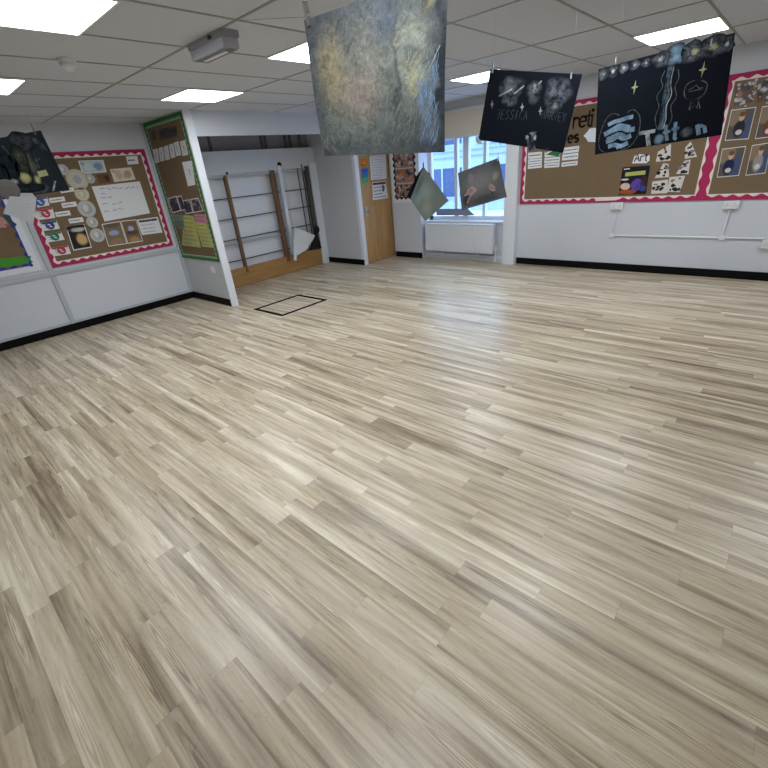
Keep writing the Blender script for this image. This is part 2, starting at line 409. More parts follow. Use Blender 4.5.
# window bay
wbay = MB().box((-4.80, 6.56, 0), (-3.215, 6.80, .60), WALL).box((-4.80, 6.525, 1.98), (-3.215, 6.80, CEIL), WALL)
wbay.box((-5.49, 6.72, 0), (-4.80, 6.82, CEIL), WALL).box((-3.215, 6.68, 0), (-3.03, 6.82, CEIL), WALL)
struct(wbay, 'wall_bay')
struct(MB().box((-4.80, 6.53, .60), (-3.215, 6.80, .625), WHITE), 'trim_7')
struct(MB().box((-4.80, 6.535, 0), (-3.215, 6.56, .09), WHITE), 'baseboard_bay')
# black skirtings
BH = .095
struct(MB().box((X0, Y0, 0), (X0+.014, 2.89, BH), BLACK), 'baseboard_left')
struct(MB().box((X0+.014, 2.876, 0), (-5.51, 2.89, BH), BLACK), 'baseboard_partition')
struct(MB().box((-6.43, 5.583, 0), (-5.487, 5.595, BH), BLACK), 'baseboard_far')
struct(MB().box((-5.42, 6.408, 0), (-4.80, 6.42, BH), BLACK), 'baseboard_stub')
struct(MB().box((-3.02, 6.50, 0), (X1, 6.516, BH), BLACK), 'baseboard_front')
# cover strips on the panelled side wall
cs = MB()
cs.box((X0, Y0, .715), (X0+.020, 2.89, .768), TRIMP).box((X0, Y0, .095), (X0+.010, 2.89, .125), TRIMP)
for y in (-1.85, -.66, 1.245): cs.box((X0, y-.026, .095), (X0+.018, y+.026, 2.336), TRIMP)
cs.box((X0, 2.845, .095), (X0+.018, 2.89, CEIL), TRIMP)
struct(cs, 'trim_8')
# ------------------------------------------------------------------ windows
def glass_mat():
    m, nt, b = newmat('window_glass')
    t = N(nt, 'ShaderNodeBsdfTransparent'); t.inputs[0].default_value = (.93, .96, 1, 1)
    g = N(nt, 'ShaderNodeBsdfGlossy', i_Roughness=.03); mx = N(nt, 'ShaderNodeMixShader', i_0=.06)
    nt.links.new(t.outputs[0], mx.inputs[1]); nt.links.new(g.outputs[0], mx.inputs[2])
    nt.links.new(mx.outputs[0], nt.nodes['Material Output'].inputs[0]); return m
GLASSM = glass_mat()
FRM = paint('window_frame_white', (215, 222, 232), .4, .02, 6)
w1 = thing('window_1', (-4.0, 6.74, .625), None, None); tag(w1, kind='structure')
fr = MB()
zt, zb = 1.98, .625
fr.box((-4.80, 6.71, zb), (-4.74, 6.77, zt), FRM).box((-3.275, 6.71, zb), (-3.215, 6.77, zt), FRM)
fr.box((-4.80, 6.71, zb), (-3.215, 6.77, zb+.06), FRM).box((-4.80, 6.71, zt-.13), (-3.215, 6.77, zt), FRM)
fr.build('window_frame', w1)
for x, w in ((-4.25, .055), (-4.06, .10), (-3.72, .05)):
    MB().box((x-w/2, 6.70, zb+.06), (x+w/2, 6.775, zt-.13), FRM).build('mullion', w1)
MB().box((-4.74, 6.735, zb+.06), (-3.275, 6.741, zt-.13), GLASSM).build('pane', w1)
MB().prism(WN, [(-4.653,0.810),(-4.013,0.802),(-3.875,0.700),(-4.641,0.702)], .022, .045, paint('grey_band', (120, 128, 142), .6)).build('grey_strip', w1)  # plain grey strip across the foot of the window
# roller blind
rb = thing('roller_blind', (-4.0, 6.55, 1.85), 'cream roller blind pulled partway down over the window above the radiator', 'blind')
MB().box((-4.76, 6.50, 1.875), (-3.25, 6.504, 2.20), paint('blind_fabric', (226, 218, 202), .9, .03, 30)).build('blind_fabric', rb)
MB().tube((-4.78, 6.50, 2.215), (-3.23, 6.50, 2.215), .022, PLASTIC, 16).build('roller_tube', rb, smooth=False)
MB().box((-4.76, 6.492, 1.850), (-3.25, 6.512, 1.877), PLASTIC).build('bottom_bar', rb)
# ------------------------------------------------------------------ outside the bay window
FAC = frame((0, 16, 0), (1, 0, 0), (0, -1, 0))
b = thing('school_building', (-11, 16.2, -.3), 'pale building with rows of dark windows seen through the bay window', 'building')
CLAD = paint('pale_cladding', (160, 176, 208), .7, .04, 2)
wl = MB().box((-26, 16, -.3), (2, 22, 3.2), CLAD)
wl.build('wall', b)
DW = paint('far_window_glass', (40, 62, 106), .15, .15, 2)
for z0, z1 in ((.15, 1.35), (2.0, 2.95)):
    for k in range(10):
        x = -24+2.45*k
        wf = MB().box((x, 15.93, z0), (x+2.0, 16.0, z1), CLAD).build('window', b)
        MB().box((x+.08, 15.91, z0+.08), (x+.95, 15.935, z1-.08), DW).box((x+1.05, 15.91, z0+.08), (x+1.92, 15.935, z1-.08), DW).build('pane', wf)
for z in (1.6, 1.8): MB().box((-26, 15.95, z), (2, 16.0, z+.05), paint('band_line', (120, 140, 178), .6)).build('cladding_line', b)
struct(MB().box((-40, 6.85, -.4), (20, 40, -.3), paint('pale_paving', (214, 222, 236), .8, .05, 1)), 'exterior_ground')
# ------------------------------------------------------------------ door
d1 = thing('door_1', (-5.51, 6.05, 0), None, None); tag(d1, kind='structure')
MB().box((-5.545, 5.69, .006), (-5.500, 6.485, 2.04), DOORW).build('door_leaf', d1)
dh = MB().rect(DR, 5.762, .80, 5.802, .96, -.01, .002, STEEL)
hp = dh.build('handle_plate', d1)
MB().tube(DR(5.782, .885, 0), DR(5.782, .885, .05), .009, STEEL).tube(DR(5.778, .885, .05), DR(5.90, .880, .05), .009, STEEL).build('door_handle', hp)
# ------------------------------------------------------------------ radiator
ra = thing('radiator', (-4.03, 6.44, .14), 'white panel radiator under the bay window beside the white column', 'radiator')
p = MB()
RX0, RX1 = -4.715, -3.40
prof = []
n = 42
for k in range(n):
    u = RX0+.012+(RX1-RX0-.024)*k/n; w_ = (RX1-RX0-.024)/n
    prof += [(u, 0), (u+w_*.25, .003), (u+w_*.65, .003), (u+w_*.9, 0)]
prof.append((RX1-.012, 0))
fr_ = SW
for (a, da), (c, dc) in zip(prof, prof[1:]):
    p.face([SW(a, .165, da), SW(c, .165, dc), SW(c, .565, dc), SW(a, .565, da)], WHITE)
p.box((RX0, 6.421, .145), (RX1, 6.436, .590), WHITE)
p.build('front_panel', ra)
MB().box((RX0, 6.49, .145), (RX1, 6.505, .585), WHITE).build('rear_panel', ra)
tg = MB().box((RX0-.004, 6.416, .582), (RX1+.004, 6.508, .596), WHITE)
tg.build('top_grille', ra, bevel=.003)
for x in (RX0-.002, RX1-.006): MB().box((x, 6.418, .15), (x+.008, 6.506, .588), WHITE).build('side_panel', ra)
for x in (RX0-.03, RX1+.035):
    v = MB().tube((x, 6.46, .19), (x, 6.46, .25), .017, PLASTIC).tube((x, 6.46, 0), (x, 6.46, .19), .008, WHITE).tube((x, 6.46, .18), (x+(.05 if x < -4 else -.05), 6.46, .18), .009, STEEL)
    v.build('valve', ra)
for x in (-4.4, -3.7): MB().box((x, 6.46, .10), (x+.03, 6.557, .5), WHITE).build('bracket', ra)
pp = MB().tube((-4.78, 6.52, .055), (-3.23, 6.52, .055), .008, WHITE)
tag(pp.build('heating_pipe'), 'thin white heating pipe running along the skirting below the radiator', 'pipe')

# ------------------------------------------------------------------ ceiling panels
LAMP = lamp_mat('led_diffuser', (.93, .97, 1.0), 11.0)
RIM = paint('lamp_rim', (235, 235, 235), .4, .01)
def ceiling_light(cx, cy):
    t = thing('ceiling_light', (cx, cy, CEIL), None, None)
    f = MB(); s = .298
    for a, c in (((-s, -s), (s, -s+.012)), ((-s, s-.012), (s, s)), ((-s, -s), (-s+.012, s)), ((s-.012, -s), (s, s))):
        f.box((cx+a[0], cy+a[1], CEIL-.012), (cx+c[0], cy+c[1], CEIL-.0005), RIM)
    f.build('frame', t)
    MB().box((cx-s+.012, cy-s+.012, CEIL-.009), (cx+s-.012, cy+s-.012, CEIL-.002), LAMP).build('diffuser', t)
    return t
L0 = ceiling_light(-2.8, .856)
LIGHTS = [((-2.8, .856), 'square lit ceiling panel beside the smoke detector, cut off by the top of the photo'),
          ((-4.605, .856), 'square lit ceiling panel nearest the pink-bordered board, cut by the edge of the photo'),
          ((-4.605, 2.66), 'square lit ceiling panel just in front of the alcove header'),
          ((-2.8, 2.66), 'square lit ceiling panel half hidden behind the large chalk pastel drawing'),
          ((-2.8, 5.06), 'square lit ceiling panel partly hidden by the dark drawing with two names'),
          ((-1.0, 5.06), 'square lit ceiling panel directly above the dark drawing reading Totton'),
          ((-1.0, 2.66), 'square lit ceiling panel out of the photo, reflected in the floor'),
          ((-1.0, .856), 'square lit ceiling panel above the camera, mirrored at the foot of the photo'),
          ((.8, 5.06), 'square lit ceiling panel past the photo edge, near the photo grid board'),
          ((-4.605, 5.06), 'square lit ceiling panel in front of the oak door')]
for i, ((x, y), lb) in enumerate(LIGHTS[:9]):
    t = L0 if i == 0 else copy_tree(L0, (x, y, CEIL))
    tag(t, lb, 'ceiling light', 'square ceiling light panels')
# smoke detector
sd = thing('smoke_detector', (-3.663, 1.235, CEIL), 'small round white smoke detector on the ceiling tiles', 'smoke detector')
c_ = (-3.663, 1.235, CEIL)
MB().lathe(c_, (0, 0, -1), [(.052, 0), (.052, .012), (.048, .018)], PLASTIC).build('base', sd, smooth=False)
MB().lathe((-3.663, 1.235, CEIL-.018), (0, 0, -1), [(.046, 0), (.045, .022), (.034, .03)], paint('detector_body', (205, 212, 222), .3)).build('body', sd)
MB().lathe((-3.663, 1.235, CEIL-.048), (0, 0, -1), [(.030, 0), (.030, .012), (.02, .017)], PLASTIC).build('sensor_cap', sd)
# emergency light
el = thing('emergency_light', (-2.86, 1.80, CEIL), 'rectangular emergency light with clear ribbed cover fixed to the ceiling', 'light fitting')
MB().box((-3.06, 1.745, CEIL-.035), (-2.66, 1.865, CEIL-.001), paint('light_body', (158, 158, 166), .4)).build('housing', el, bevel=.006)
cv = MB(); CLR = paint('ribbed_cover', (176, 178, 188), .2)
cv.box((-3.05, 1.752, CEIL-.085), (-2.67, 1.858, CEIL-.036), CLR)
for k in range(9): cv.box((-3.04, 1.757+.011*k, CEIL-.088), (-2.68, 1.763+.011*k, CEIL-.085), CLR)
cv.build('cover', el, bevel=.004)
MB().box((-2.99, 1.790, CEIL-.094), (-2.73, 1.820, CEIL-.088), PLASTIC).build('tube_strip', el)
MB().box((-2.80, 1.738, CEIL-.03), (-2.77, 1.746, CEIL-.012), DKMET).build('indicator', el)

# ------------------------------------------------------------------ alcove climbing frame
cf = thing('climbing_frame', (-6.46, 4.3, 0), 'folded wooden climbing frame with thin dark rungs and timber uprights in the alcove', 'climbing frame')
def upright(y0, y1, z0, z1, m, x0=-6.50, x1=-6.44, name='upright'):
    o = MB()
    o.box((x0, y0, z0), (x1, y1, z1), m); return o.build(name, cf, bevel=.004)
yA, yB, yC = 3.792, 4.665, 4.80
upright(yA-.022, yA+.022, .20, 1.64, UPW)
upright(yB-.055, yB-.005, .20, 1.66, UPW); upright(yB-.004, yB+.025, .20, 1.66, paint('weathered_timber', (96, 78, 62), .7, .15, 12))
upright(yC-.03, yC+.03, .20, 1.72, WHITE, name='white_post')
upright(5.35, 5.42, .28, 1.68, paint('dark_timber', (78, 74, 72), .7, .1, 9))
for z in (.403, .728, 1.033, 1.326):
    MB().box((-6.515, 2.98, z-.007), (-6.500, 5.41, z+.007), DKMET).build('rung', cf)
MB().tube((-6.485, 2.98, .668), (-6.485, yC, .668), .016, paint('grey_tube', (176, 178, 182), .4)).build('rail', cf)
for y in (5.19, 5.295): MB().tube((-6.47, y, .30), (-6.47, y, 1.66+(.06 if y > 5.2 else 0)), .010, DKMET).build('pole', cf)
MB().box((-6.50, 2.98, 1.615), (-6.465, 5.40, 1.650), paint('grey_tube', (176, 178, 182), .4)).build('top_rail', cf)
MB().lathe((-6.47, 4.83, 1.735), (1, 0, 0), [(.035, 0), (.038, .01), (.03, .025)], BLK).build('hinge_cap', cf)
MB().lathe((-6.455, 3.83, 1.67), (1, 0, 0), [(.014, 0), (.016, .02), (.01, .03)], BLK).build('hook', cf)
MB().lathe((-6.43, 5.36, .63), (1, 0, 0), [(.06, 0), (.07, .012), (.07, .03), (.055, .045)], BLK).build('castor', cf)
MB().prism(AL, [(5.18, .30), (5.42, .29), (5.40, .46), (5.36, .60), (5.30, .55), (5.22, .40)], .03, .07, BLK).build('bracket', cf, bevel=.004)
MB().box((-6.49, 2.985, .005), (-6.445, 5.415, .29), PLY).build('base_board', cf, bevel=.004)
wp = MB().box((-6.56, 5.435, 0), (-6.43, 5.595, 1.728), WHITE)
tag(wp.build('boxed_post', bevel=.004), 'white boxed-in post at the end of the climbing frame against the grey wall', 'post')
# crumpled white sheet
AK = frame((-6.35, 0, 0), (0, 1, 0), (1, 0, 0))
q = [(4.828,0.755),(5.233,0.554),(5.064,0.342),(4.762,0.289)]
bw = lambda u, v: .03*math.sin((u+v)*9)
o = MB().sheet(AK, q, bw, PAPER, nu=8, nv=8, th=.002)
bk = [(4.828,0.755),(4.762,0.289),(4.732,0.203),(4.689,0.217),(4.747,0.527)]
o.prism(AK, bk, -.005, .02, PAPER)
tag(o.build('hanging_paper'), 'white folded sheet hanging in front of the climbing frame in the alcove', 'paper')
MB_ = MB().tube(AK(*q[0], .0), (-6.35, q[0][0], 1.70), .0025, PAPER, 6).tube((-6.35, q[0][0], 1.70), (-6.425, q[0][0], 1.72), .0025, PAPER, 6)
tag(MB_.build('paper_string'), 'thin white string holding the folded sheet up in the alcove', 'string')

# floor frame
f = MB(); FB = paint('black_floor_strip', (14, 14, 16), .75, .1, 10, spec=.15)
f.box((-5.06, 2.935, .0005), (-4.425, 2.983, .004), FB).box((-5.06, 3.662, .0005), (-4.425, 3.71, .004), FB).box((-5.06, 2.983, .0005), (-5.014, 3.662, .004), FB).box((-4.471, 2.983, .0005), (-4.425, 3.662, .004), FB)
tag(f.build('floor_hatch_frame'), 'black rectangular frame of an access hatch set in the wood-look floor', 'floor hatch')

# ------------------------------------------------------------------ display boards
def wave(a, b, w0, amp, per, sgn, both=False, ph=0.0):
    """polygon of a scalloped strip from a to b: straight on one side, wavy on the other (sgn = side of the wave)"""
    L = math.hypot(b[0]-a[0], b[1]-a[1]); tx, ty = (b[0]-a[0])/L, (b[1]-a[1])/L; nx, ny = -ty*sgn, tx*sgn
    n = max(8, int(L/per*10)); top, bot = [], []
    for i in range(n+1):
        s = L*i/n; h_ = w0+amp*math.sin(2*PI*s/per+ph)
        top.append((a[0]+tx*s+nx*h_, a[1]+ty*s+ny*h_))
        l_ = amp*math.sin(2*PI*s/per+ph+PI)-w0 if both else 0
        bot.append((a[0]+tx*s+nx*l_, a[1]+ty*s+ny*l_))
    return top, bot
def strip(mb, fr, a, b, w0, amp, per, sgn, d, m, both=False):
    top, bot = wave(a, b, w0, amp, per, sgn, both)
    for i in range(len(top)-1):
        q = [bot[i], bot[i+1], top[i+1], top[i]]
        mb.prism(fr, q, d, d+.0015, m)
def display_board(name, fr, u0, v0, u1, v1, label, border, under, bw, per, dividers=(), clip=None):
    t = thing(name, fr((u0+u1)/2, v0, 0), label, 'display board')
    MB().rect(fr, u0, v0, u1, v1, .0015, .012, HESS).build('backing', t)
    w = MB()
    ww = bw*1.06
    for a, b_, s in (((u0, v0), (u1, v0), 1), ((u0, v1), (u1, v1), -1)): w.rect(fr, a[0], a[1], b_[0], a[1]+s*ww, .0122, .0132, under)
    w.rect(fr, u0, v0+ww, u0+ww, v1-ww, .0122, .0132, under).rect(fr, u1-ww, v0+ww, u1, v1-ww, .0122, .0132, under)
    for d in dividers: w.rect(fr, d-ww, v0+ww, d+ww, v1-ww, .0122, .0132, under)
    w.build('pale_edging', t)
    e = MB(); d = .0135
    strip(e, fr, (u0, v0), (u1, v0), bw*.72, bw*.2, per, 1, d, border); strip(e, fr, (u0, v1), (u1, v1), bw*.72, bw*.2, per, -1, d, border)
    strip(e, fr, (u0, v0), (u0, v1), bw*.72, bw*.2, per, -1, d+.0002, border); strip(e, fr, (u1, v0), (u1, v1), bw*.72, bw*.2, per, 1, d+.0002, border)
    for dv in dividers: strip(e, fr, (dv, v0+.01), (dv, v1-.01), bw*.72, bw*.16, per*1.2, 1, d+.0004, border, True)
    e.build('scalloped_border', t)
    return t
display_board('display_board', LW, 1.277, .80, 2.80, 2.04, 'brown display board with pink scalloped border, covered in money and coin pictures', PINK, BWHITE, .062, .105)
display_board('display_board', LW, -.60, .80, 1.165, 2.04, 'brown display board with blue and white scalloped border, cut by the photo edge', paint('white_edge_card', (222, 226, 236), .7), paint('white_edge_card', (222, 226, 236), .7), .07, .11)
display_board('display_board', PT, -6.605, .612, -5.522, 2.325, 'tall brown display board with green scalloped border on the narrow partition', GREEN, GREENL, .058, .06)
display_board('display_board', RW, -3.01, .877, 1.9, 2.09, 'long brown display board with pink scalloped border and a pink divider', PINK, BWHITE, .062, .125, (-.775,))
# blue scallops behind the white edging of the second board
e = MB(); strip(e, LW, (1.095, .86), (1.095, 1.98), .022, .014, .11, 1, .0156, BLUE); strip(e, LW, (-.54, .872), (1.10, .872), .022, .014, .11, 1, .0160, BLUE)
bb = [o for o in C.objects if o.name.startswith('display_board') and 'blue' in o.get('label', '')][0]
o = e.build('blue_scallops', bb)
g = MB().prism(LW, [(0.748,1.009),(1.129,0.977),(1.117,0.906),(0.709,0.912)], .0135, .0145, paint('bright_green_strip', (60, 150, 40), .8))
tag(g.build('paper_strip'), 'bright green paper strip along the bottom of the blue-edged board', 'paper strip')
g = MB().prism(LW, [(1.047,1.445),(1.120,1.334),(1.100,1.310),(1.026,1.415)], .0135, .0145, paint('deep_green_paper', (24, 84, 48), .8))
tag(g.build('green_paper'), 'dark green paper scrap on the blue-edged board below the grey sheet', 'paper')
g = MB().prism(LW, [(0.976,1.454),(1.035,1.413),(1.046,1.345),(1.015,1.316),(0.921,1.319)], .0135, .0145, photo_mat(77, [(205, 150, 150), (160, 90, 100), (225, 190, 180)], (190, 140, 140), 5), True)
tag(g.build('picture'), 'pinkish picture on the blue-edged board beside the dark green paper', 'picture')

def card(name, fr, poly, label, cat, m=PAPER, group=None, d=.0142, border=None, inset=.0, text=0, tm=INK, extra=None, tl=.8):
    """one sheet pinned flat on a board; border = margin material round an inner print m"""
    o = MB(); th = .0012
    if border:
        o.prism(fr, poly, d, d+th, border)
        cx = sum(p_[0] for p_ in poly)/len(poly); cy = sum(p_[1] for p_ in poly)/len(poly)
        k = 1-inset
        o.prism(fr, [(cx+(u-cx)*k, cy+(v-cy)*k) for u, v in poly], d+th, d+th+.0004, m, True)
    else: o.prism(fr, poly, d, d+th, m, True)
    if text:
        # rows of small writing, too small to read in the photo
        q = poly
        r = random.Random(int(abs(poly[0][0])*1e4))
        for i in range(text):
            t = (i+.7)/(text+.4)
            A = [q[0][k]*(1-t)+q[3][k]*t for k in (0, 1)]; B = [q[1][k]*(1-t)+q[2][k]*t for k in (0, 1)]
            w_ = math.hypot(q[0][0]-q[3][0], q[0][1]-q[3][1])/(text+1)*.34
            s = .1
            end = tl-(.25*r.random() if text > 1 else 0)
            while s < end:
                l_ = r.uniform(.05, .12); e_ = min(s+l_, .93)
                o.ribbon(fr, [(A[0]+(B[0]-A[0])*s, A[1]+(B[1]-A[1])*s), (A[0]+(B[0]-A[0])*e_, A[1]+(B[1]-A[1])*e_)], w_, d+th+.0006, tm)
                s = e_+.03
    if extra: extra(o, d+th+.0006)
    return tag(o.build(name), label, cat, group)
def cen(poly): return (sum(p_[0] for p_ in poly)/len(poly), sum(p_[1] for p_ in poly)/len(poly))
def disc(c, r, n=28, ry=None): return [(c[0]+r*math.cos(2*PI*i/n), c[1]+(ry or r)*math.sin(2*PI*i/n)) for i in range(n)]

# --- pink board on the side wall
def note_mat(name, a, b_, c_): return blotches(name, a, [(.3, .5, .22, .5, b_, .8), (.72, .5, .25, .4, c_, .9), (.1, .8, .12, .2, c_, .6), (.55, .3, .1, .2, b_, .7)], .5, .4, 14, .12)
card('banknote_print', LW, [(1.977,1.941),(2.257,1.936),(2.249,1.800),(1.970,1.792)], 'pale blue banknote print near the top of the pink-edged coin board', 'banknote print', note_mat('note_blue', (176, 196, 204), (196, 206, 206), (110, 140, 170)), 'banknote prints', border=PAPER, inset=.08)
card('banknote_print', LW, [(2.300,1.829),(2.561,1.837),(2.570,1.691),(2.299,1.679)], 'cream and red banknote print beside the small white card on the coin board', 'banknote print', note_mat('note_cream', (214, 206, 188), (190, 160, 130), (176, 140, 116)), 'banknote prints', border=PAPERW, inset=.06)
card('banknote_print', LW, [(2.127,1.776),(2.265,1.779),(2.263,1.682),(2.122,1.682)], 'dark orange-brown banknote print between the round coins and the cream note', 'banknote print', note_mat('note_brown', (98, 68, 38), (128, 74, 30), (60, 42, 26)), 'banknote prints')
SILV = blotches('silver_coin', (190, 192, 192), [(.5, .5, .4, .42, (150, 154, 156), .8), (.45, .55, .22, .3, (216, 218, 218), .8)], .45, .4, 16, .1)
GOLD = blotches('two_tone_coin', (196, 188, 158), [(.5, .5, .34, .34, (190, 190, 192), 1), (.5, .5, .2, .22, (150, 152, 156), .7)], .45, .3, 16, .05, edge=.9)
BRASS = blotches('brass_coin', (206, 200, 178), [(.5, .5, .4, .4, (180, 172, 140), .7), (.45, .5, .2, .3, (214, 208, 190), .8)], .45, .4, 16, .1)
for (pt_, rr, mm, lb) in (((1.894,1.740), .135, GOLD, 'large two-tone coin picture, biggest and topmost on the coin board'),
                          ((2.038,1.738), .062, SILV, 'small silver coin picture beside the big two-tone coin'),
                          ((1.886,1.578), .092, BRASS, 'cream coin picture directly below the big two-tone coin'),
                          ((1.877,1.409), .115, SILV, 'large silver coin picture close to the corner of the handwritten sheet'),
                          ((1.881,1.249), .078, SILV, 'small silver coin picture below the large silver coin'),
                          ((1.884,1.088), .098, SILV, 'silver coin picture lowest in the column, beside the dark photo'),
                          ((1.782,1.855), .07, SILV, 'coin picture half hidden behind the dark hanging drawing')):
    o = MB().prism(LW, disc(pt_, rr*.86), .0142, .0156, mm, True)
    o.ribbon(LW, disc(pt_, rr*.80, 28), .006, .0160, paint('coin_rim', (165, 165, 160), .5), closed=True)
    tag(o.build('coin_print'), lb, 'coin print', 'round coin pictures')
card('small_card', LW, [(2.539,1.962),(2.684,1.965),(2.672,1.871),(2.532,1.868)], 'small white card in the top corner of the coin board', 'card', text=1, tl=.7)
def scrawl(fr, lines, w, m):
    def f_(o, d):
        r = random.Random(5)
        for (a, b_) in lines:
            n_ = max(3, int(math.hypot(b_[0]-a[0], b_[1]-a[1])/.018)); pts = []
            for i in range(n_+1):
                t = i/n_; pts.append((a[0]+(b_[0]-a[0])*t, a[1]+(b_[1]-a[1])*t+r.uniform(-.014, .014)))
            for i in range(0, len(pts)-1, 4): o.ribbon(fr, pts[i:i+4], w, d, m)
    return f_
SH = [(2.006,1.642),(2.618,1.669),(2.610,1.243),(2.004,1.232)]
SHL = [((2.104,1.611), (2.564,1.601)), ((2.100,1.561), (2.151,1.563)), ((2.076,1.508), (2.208,1.513)), ((2.072,1.431), (2.153,1.437)), ((2.181,1.437), (2.318,1.441)), ((2.056,1.350), (2.142,1.355)), ((2.162,1.356), (2.311,1.365))]
SH = [(2.021,1.651),(2.614,1.665),(2.617,1.264),(2.024,1.237)]
card('handwritten_sheet', LW, SH, 'large white sheet with blue handwriting on the coin board', 'sheet', PAPER, d=.0150, extra=scrawl(LW, SHL, .006, BLUEINK))
for q, lb in (([(1.524,1.567),(1.688,1.571),(1.685,1.519),(1.522,1.514)], 'white word label beside the blue circle card'),
              ([(1.629,1.502),(1.789,1.504),(1.788,1.450),(1.627,1.446)], 'white word label to the side of the cream coin picture'),
              ([(1.528,1.411),(1.687,1.414),(1.684,1.359),(1.528,1.358)], 'white word label beside the upper red circle card'),
              ([(1.636,1.322),(1.797,1.322),(1.794,1.267),(1.636,1.267)], 'white word label next to the small lower silver coin'),
              ([(1.577,1.243),(1.779,1.241),(1.778,1.189),(1.576,1.194)], 'white word label above the dark framed photo'),
              ([(1.664,1.639),(1.824,1.665),(1.819,1.616),(1.672,1.607)], 'white word label peeping out under the dark hanging drawing')):
    card('word_label', LW, q, lb, 'label', group='white word labels on the coin board', text=1, tl=.75)
def icon(q, col, seed):
    def f_(o, d):
        c = (q[0][0]*.25+q[1][0]*.55+q[2][0]*.15+q[3][0]*.05, 0)
        cx = (q[1][0]+q[2][0])/2-.085; cy = cen(q)[1]+.004
        o.prism(LW, disc((cx, cy), .046), d, d+.0006, col)
        o.ribbon(LW, [(cx-.020, cy+.016), (cx+.004, cy+.006), (cx-.006, cy-.010), (cx+.018, cy-.018)], .013, d+.001, PAPER)
        x0, y0 = q[3][0]+.03, cen(q)[1]-.02
        for k in range(3): o.ribbon(LW, [(x0, y0+.022*k), (x0+.06+.02*(k % 2), y0+.022*k+.002)], .006, d+.0008, BLUEINK)
        e0, e1 = q[0], q[1]
        o.ribbon(LW, [(e0[0]+.005, e0[1]-.010), (e1[0]-.005, e1[1]-.010)], .018, d+.0008, col)
    return f_
for q, col, lb in (([(1.400,1.580),(1.515,1.585),(1.507,1.492),(1.380,1.481)], (40, 90, 170), 'card with a bright blue circle, topmost of the five icon cards'),
                   ([(1.353,1.458),(1.524,1.464),(1.513,1.351),(1.336,1.348)], (190, 60, 76), 'card with a red circle, second from the top of the icon cards'),
                   ([(1.348,1.317),(1.513,1.319),(1.513,1.225),(1.336,1.225)], (56, 60, 140), 'card with a dark blue circle, middle of the five icon cards'),
                   ([(1.334,1.188),(1.511,1.192),(1.517,1.096),(1.334,1.094)], (38, 120, 90), 'card with a green circle, fourth down of the icon cards'),
                   ([(1.341,1.029),(1.525,1.027),(1.521,0.925),(1.337,0.931)], (180, 50, 66), 'card with a red circle, lowest of the five icon cards')):
    card('icon_card', LW, q, lb, 'card', group='icon cards on the coin board', extra=icon(q, paint('icon_%d_%d' % col[:2], col, .7), 0))
card('photo', LW, [(1.580,1.240),(1.788,1.240),(1.770,0.956),(1.559,0.956)], 'white-edged photo with a tan shape on black, low on the coin board', 'photo', blotches('tan_photo', (34, 32, 34), [(.62, .4, .36, .34, (205, 172, 118), 1), (.6, .85, .5, .12, (190, 190, 186), 1), (.2, .5, .14, .4, (28, 26, 30), 1)], .4, .2, 10, .1), border=PAPER, inset=.09)
card('photo', LW, [(1.978,1.212),(2.207,1.219),(2.201,0.927),(1.962,0.933)], 'brown photo with a pale blue book, beside the round silver coin', 'photo', blotches('book_photo', (128, 108, 84), [(.5, .55, .36, .16, (150, 165, 205), 1), (.5, .15, .5, .2, (150, 128, 98), .8), (.5, .9, .6, .14, (98, 84, 70), .9)], .4, .2, 10, .08), border=PAPER, inset=.07)
card('photo', LW, [(2.214,1.218),(2.410,1.211),(2.409,0.925),(2.205,0.927)], 'brown photo with a blue square, next to the printed card', 'photo', blotches('square_photo', (120, 96, 72), [(.5, .62, .26, .18, (160, 176, 214), 1), (.5, .45, .5, .12, (70, 58, 48), .8), (.5, .1, .5, .2, (170, 138, 96), .9)], .4, .2, 10, .05), border=PAPER, inset=.07)
q = [(2.416,1.206),(2.702,1.204),(2.704,0.994),(2.423,1.005)]
def hdr(o, d):
    a = [(q[0][k]*.86+q[3][k]*.14) for k in (0, 1)]; b_ = [(q[1][k]*.86+q[2][k]*.14) for k in (0, 1)]
    o.ribbon(LW, [(a[0]+.02, a[1]), (b_[0]-.02, b_[1])], .026, d, INK)
card('printed_card', LW, q, 'white printed card with a dark heading bar in the lower corner of the coin board', 'card', text=4, tm=paint('grey_ink', (170, 172, 184), .8), extra=hdr)

# --- green board on the partition
card('photo', PT, [(-6.207,2.220),(-5.718,2.201),(-5.763,2.099),(-6.248,2.106)], 'dark photo at the top of the green-edged board', 'photo', photo_mat(3, [(40, 38, 42), (70, 66, 64), (30, 30, 34)], (56, 52, 52)))
card('photo', PT, [(-6.428,2.223),(-6.304,2.216),(-6.344,2.123),(-6.468,2.124)], 'narrow dark photo beside the top photo of the green-edged board', 'photo', photo_mat(4, [(40, 38, 42), (80, 70, 60), (30, 30, 34)], (60, 52, 46)))
def figure(fr, c, s, m):
    def f_(o, d):
        o.fill(fr, disc((c[0], c[1]+s*.55), s*.22, 10), d, m)
        o.ribbon(fr, [(c[0], c[1]+s*.35), (c[0], c[1]-s*.2)], s*.22, d, m)
        o.ribbon(fr, [(c[0], c[1]-s*.2), (c[0]-s*.18, c[1]-s*.7)], s*.1, d, m); o.ribbon(fr, [(c[0], c[1]-s*.2), (c[0]+s*.18, c[1]-s*.7)], s*.1, d, m)
    return f_
ordn = ['nearest the corner', 'second from the corner', 'third from the corner', 'fourth from the corner', 'fifth from the corner', 'nearest the end strip']
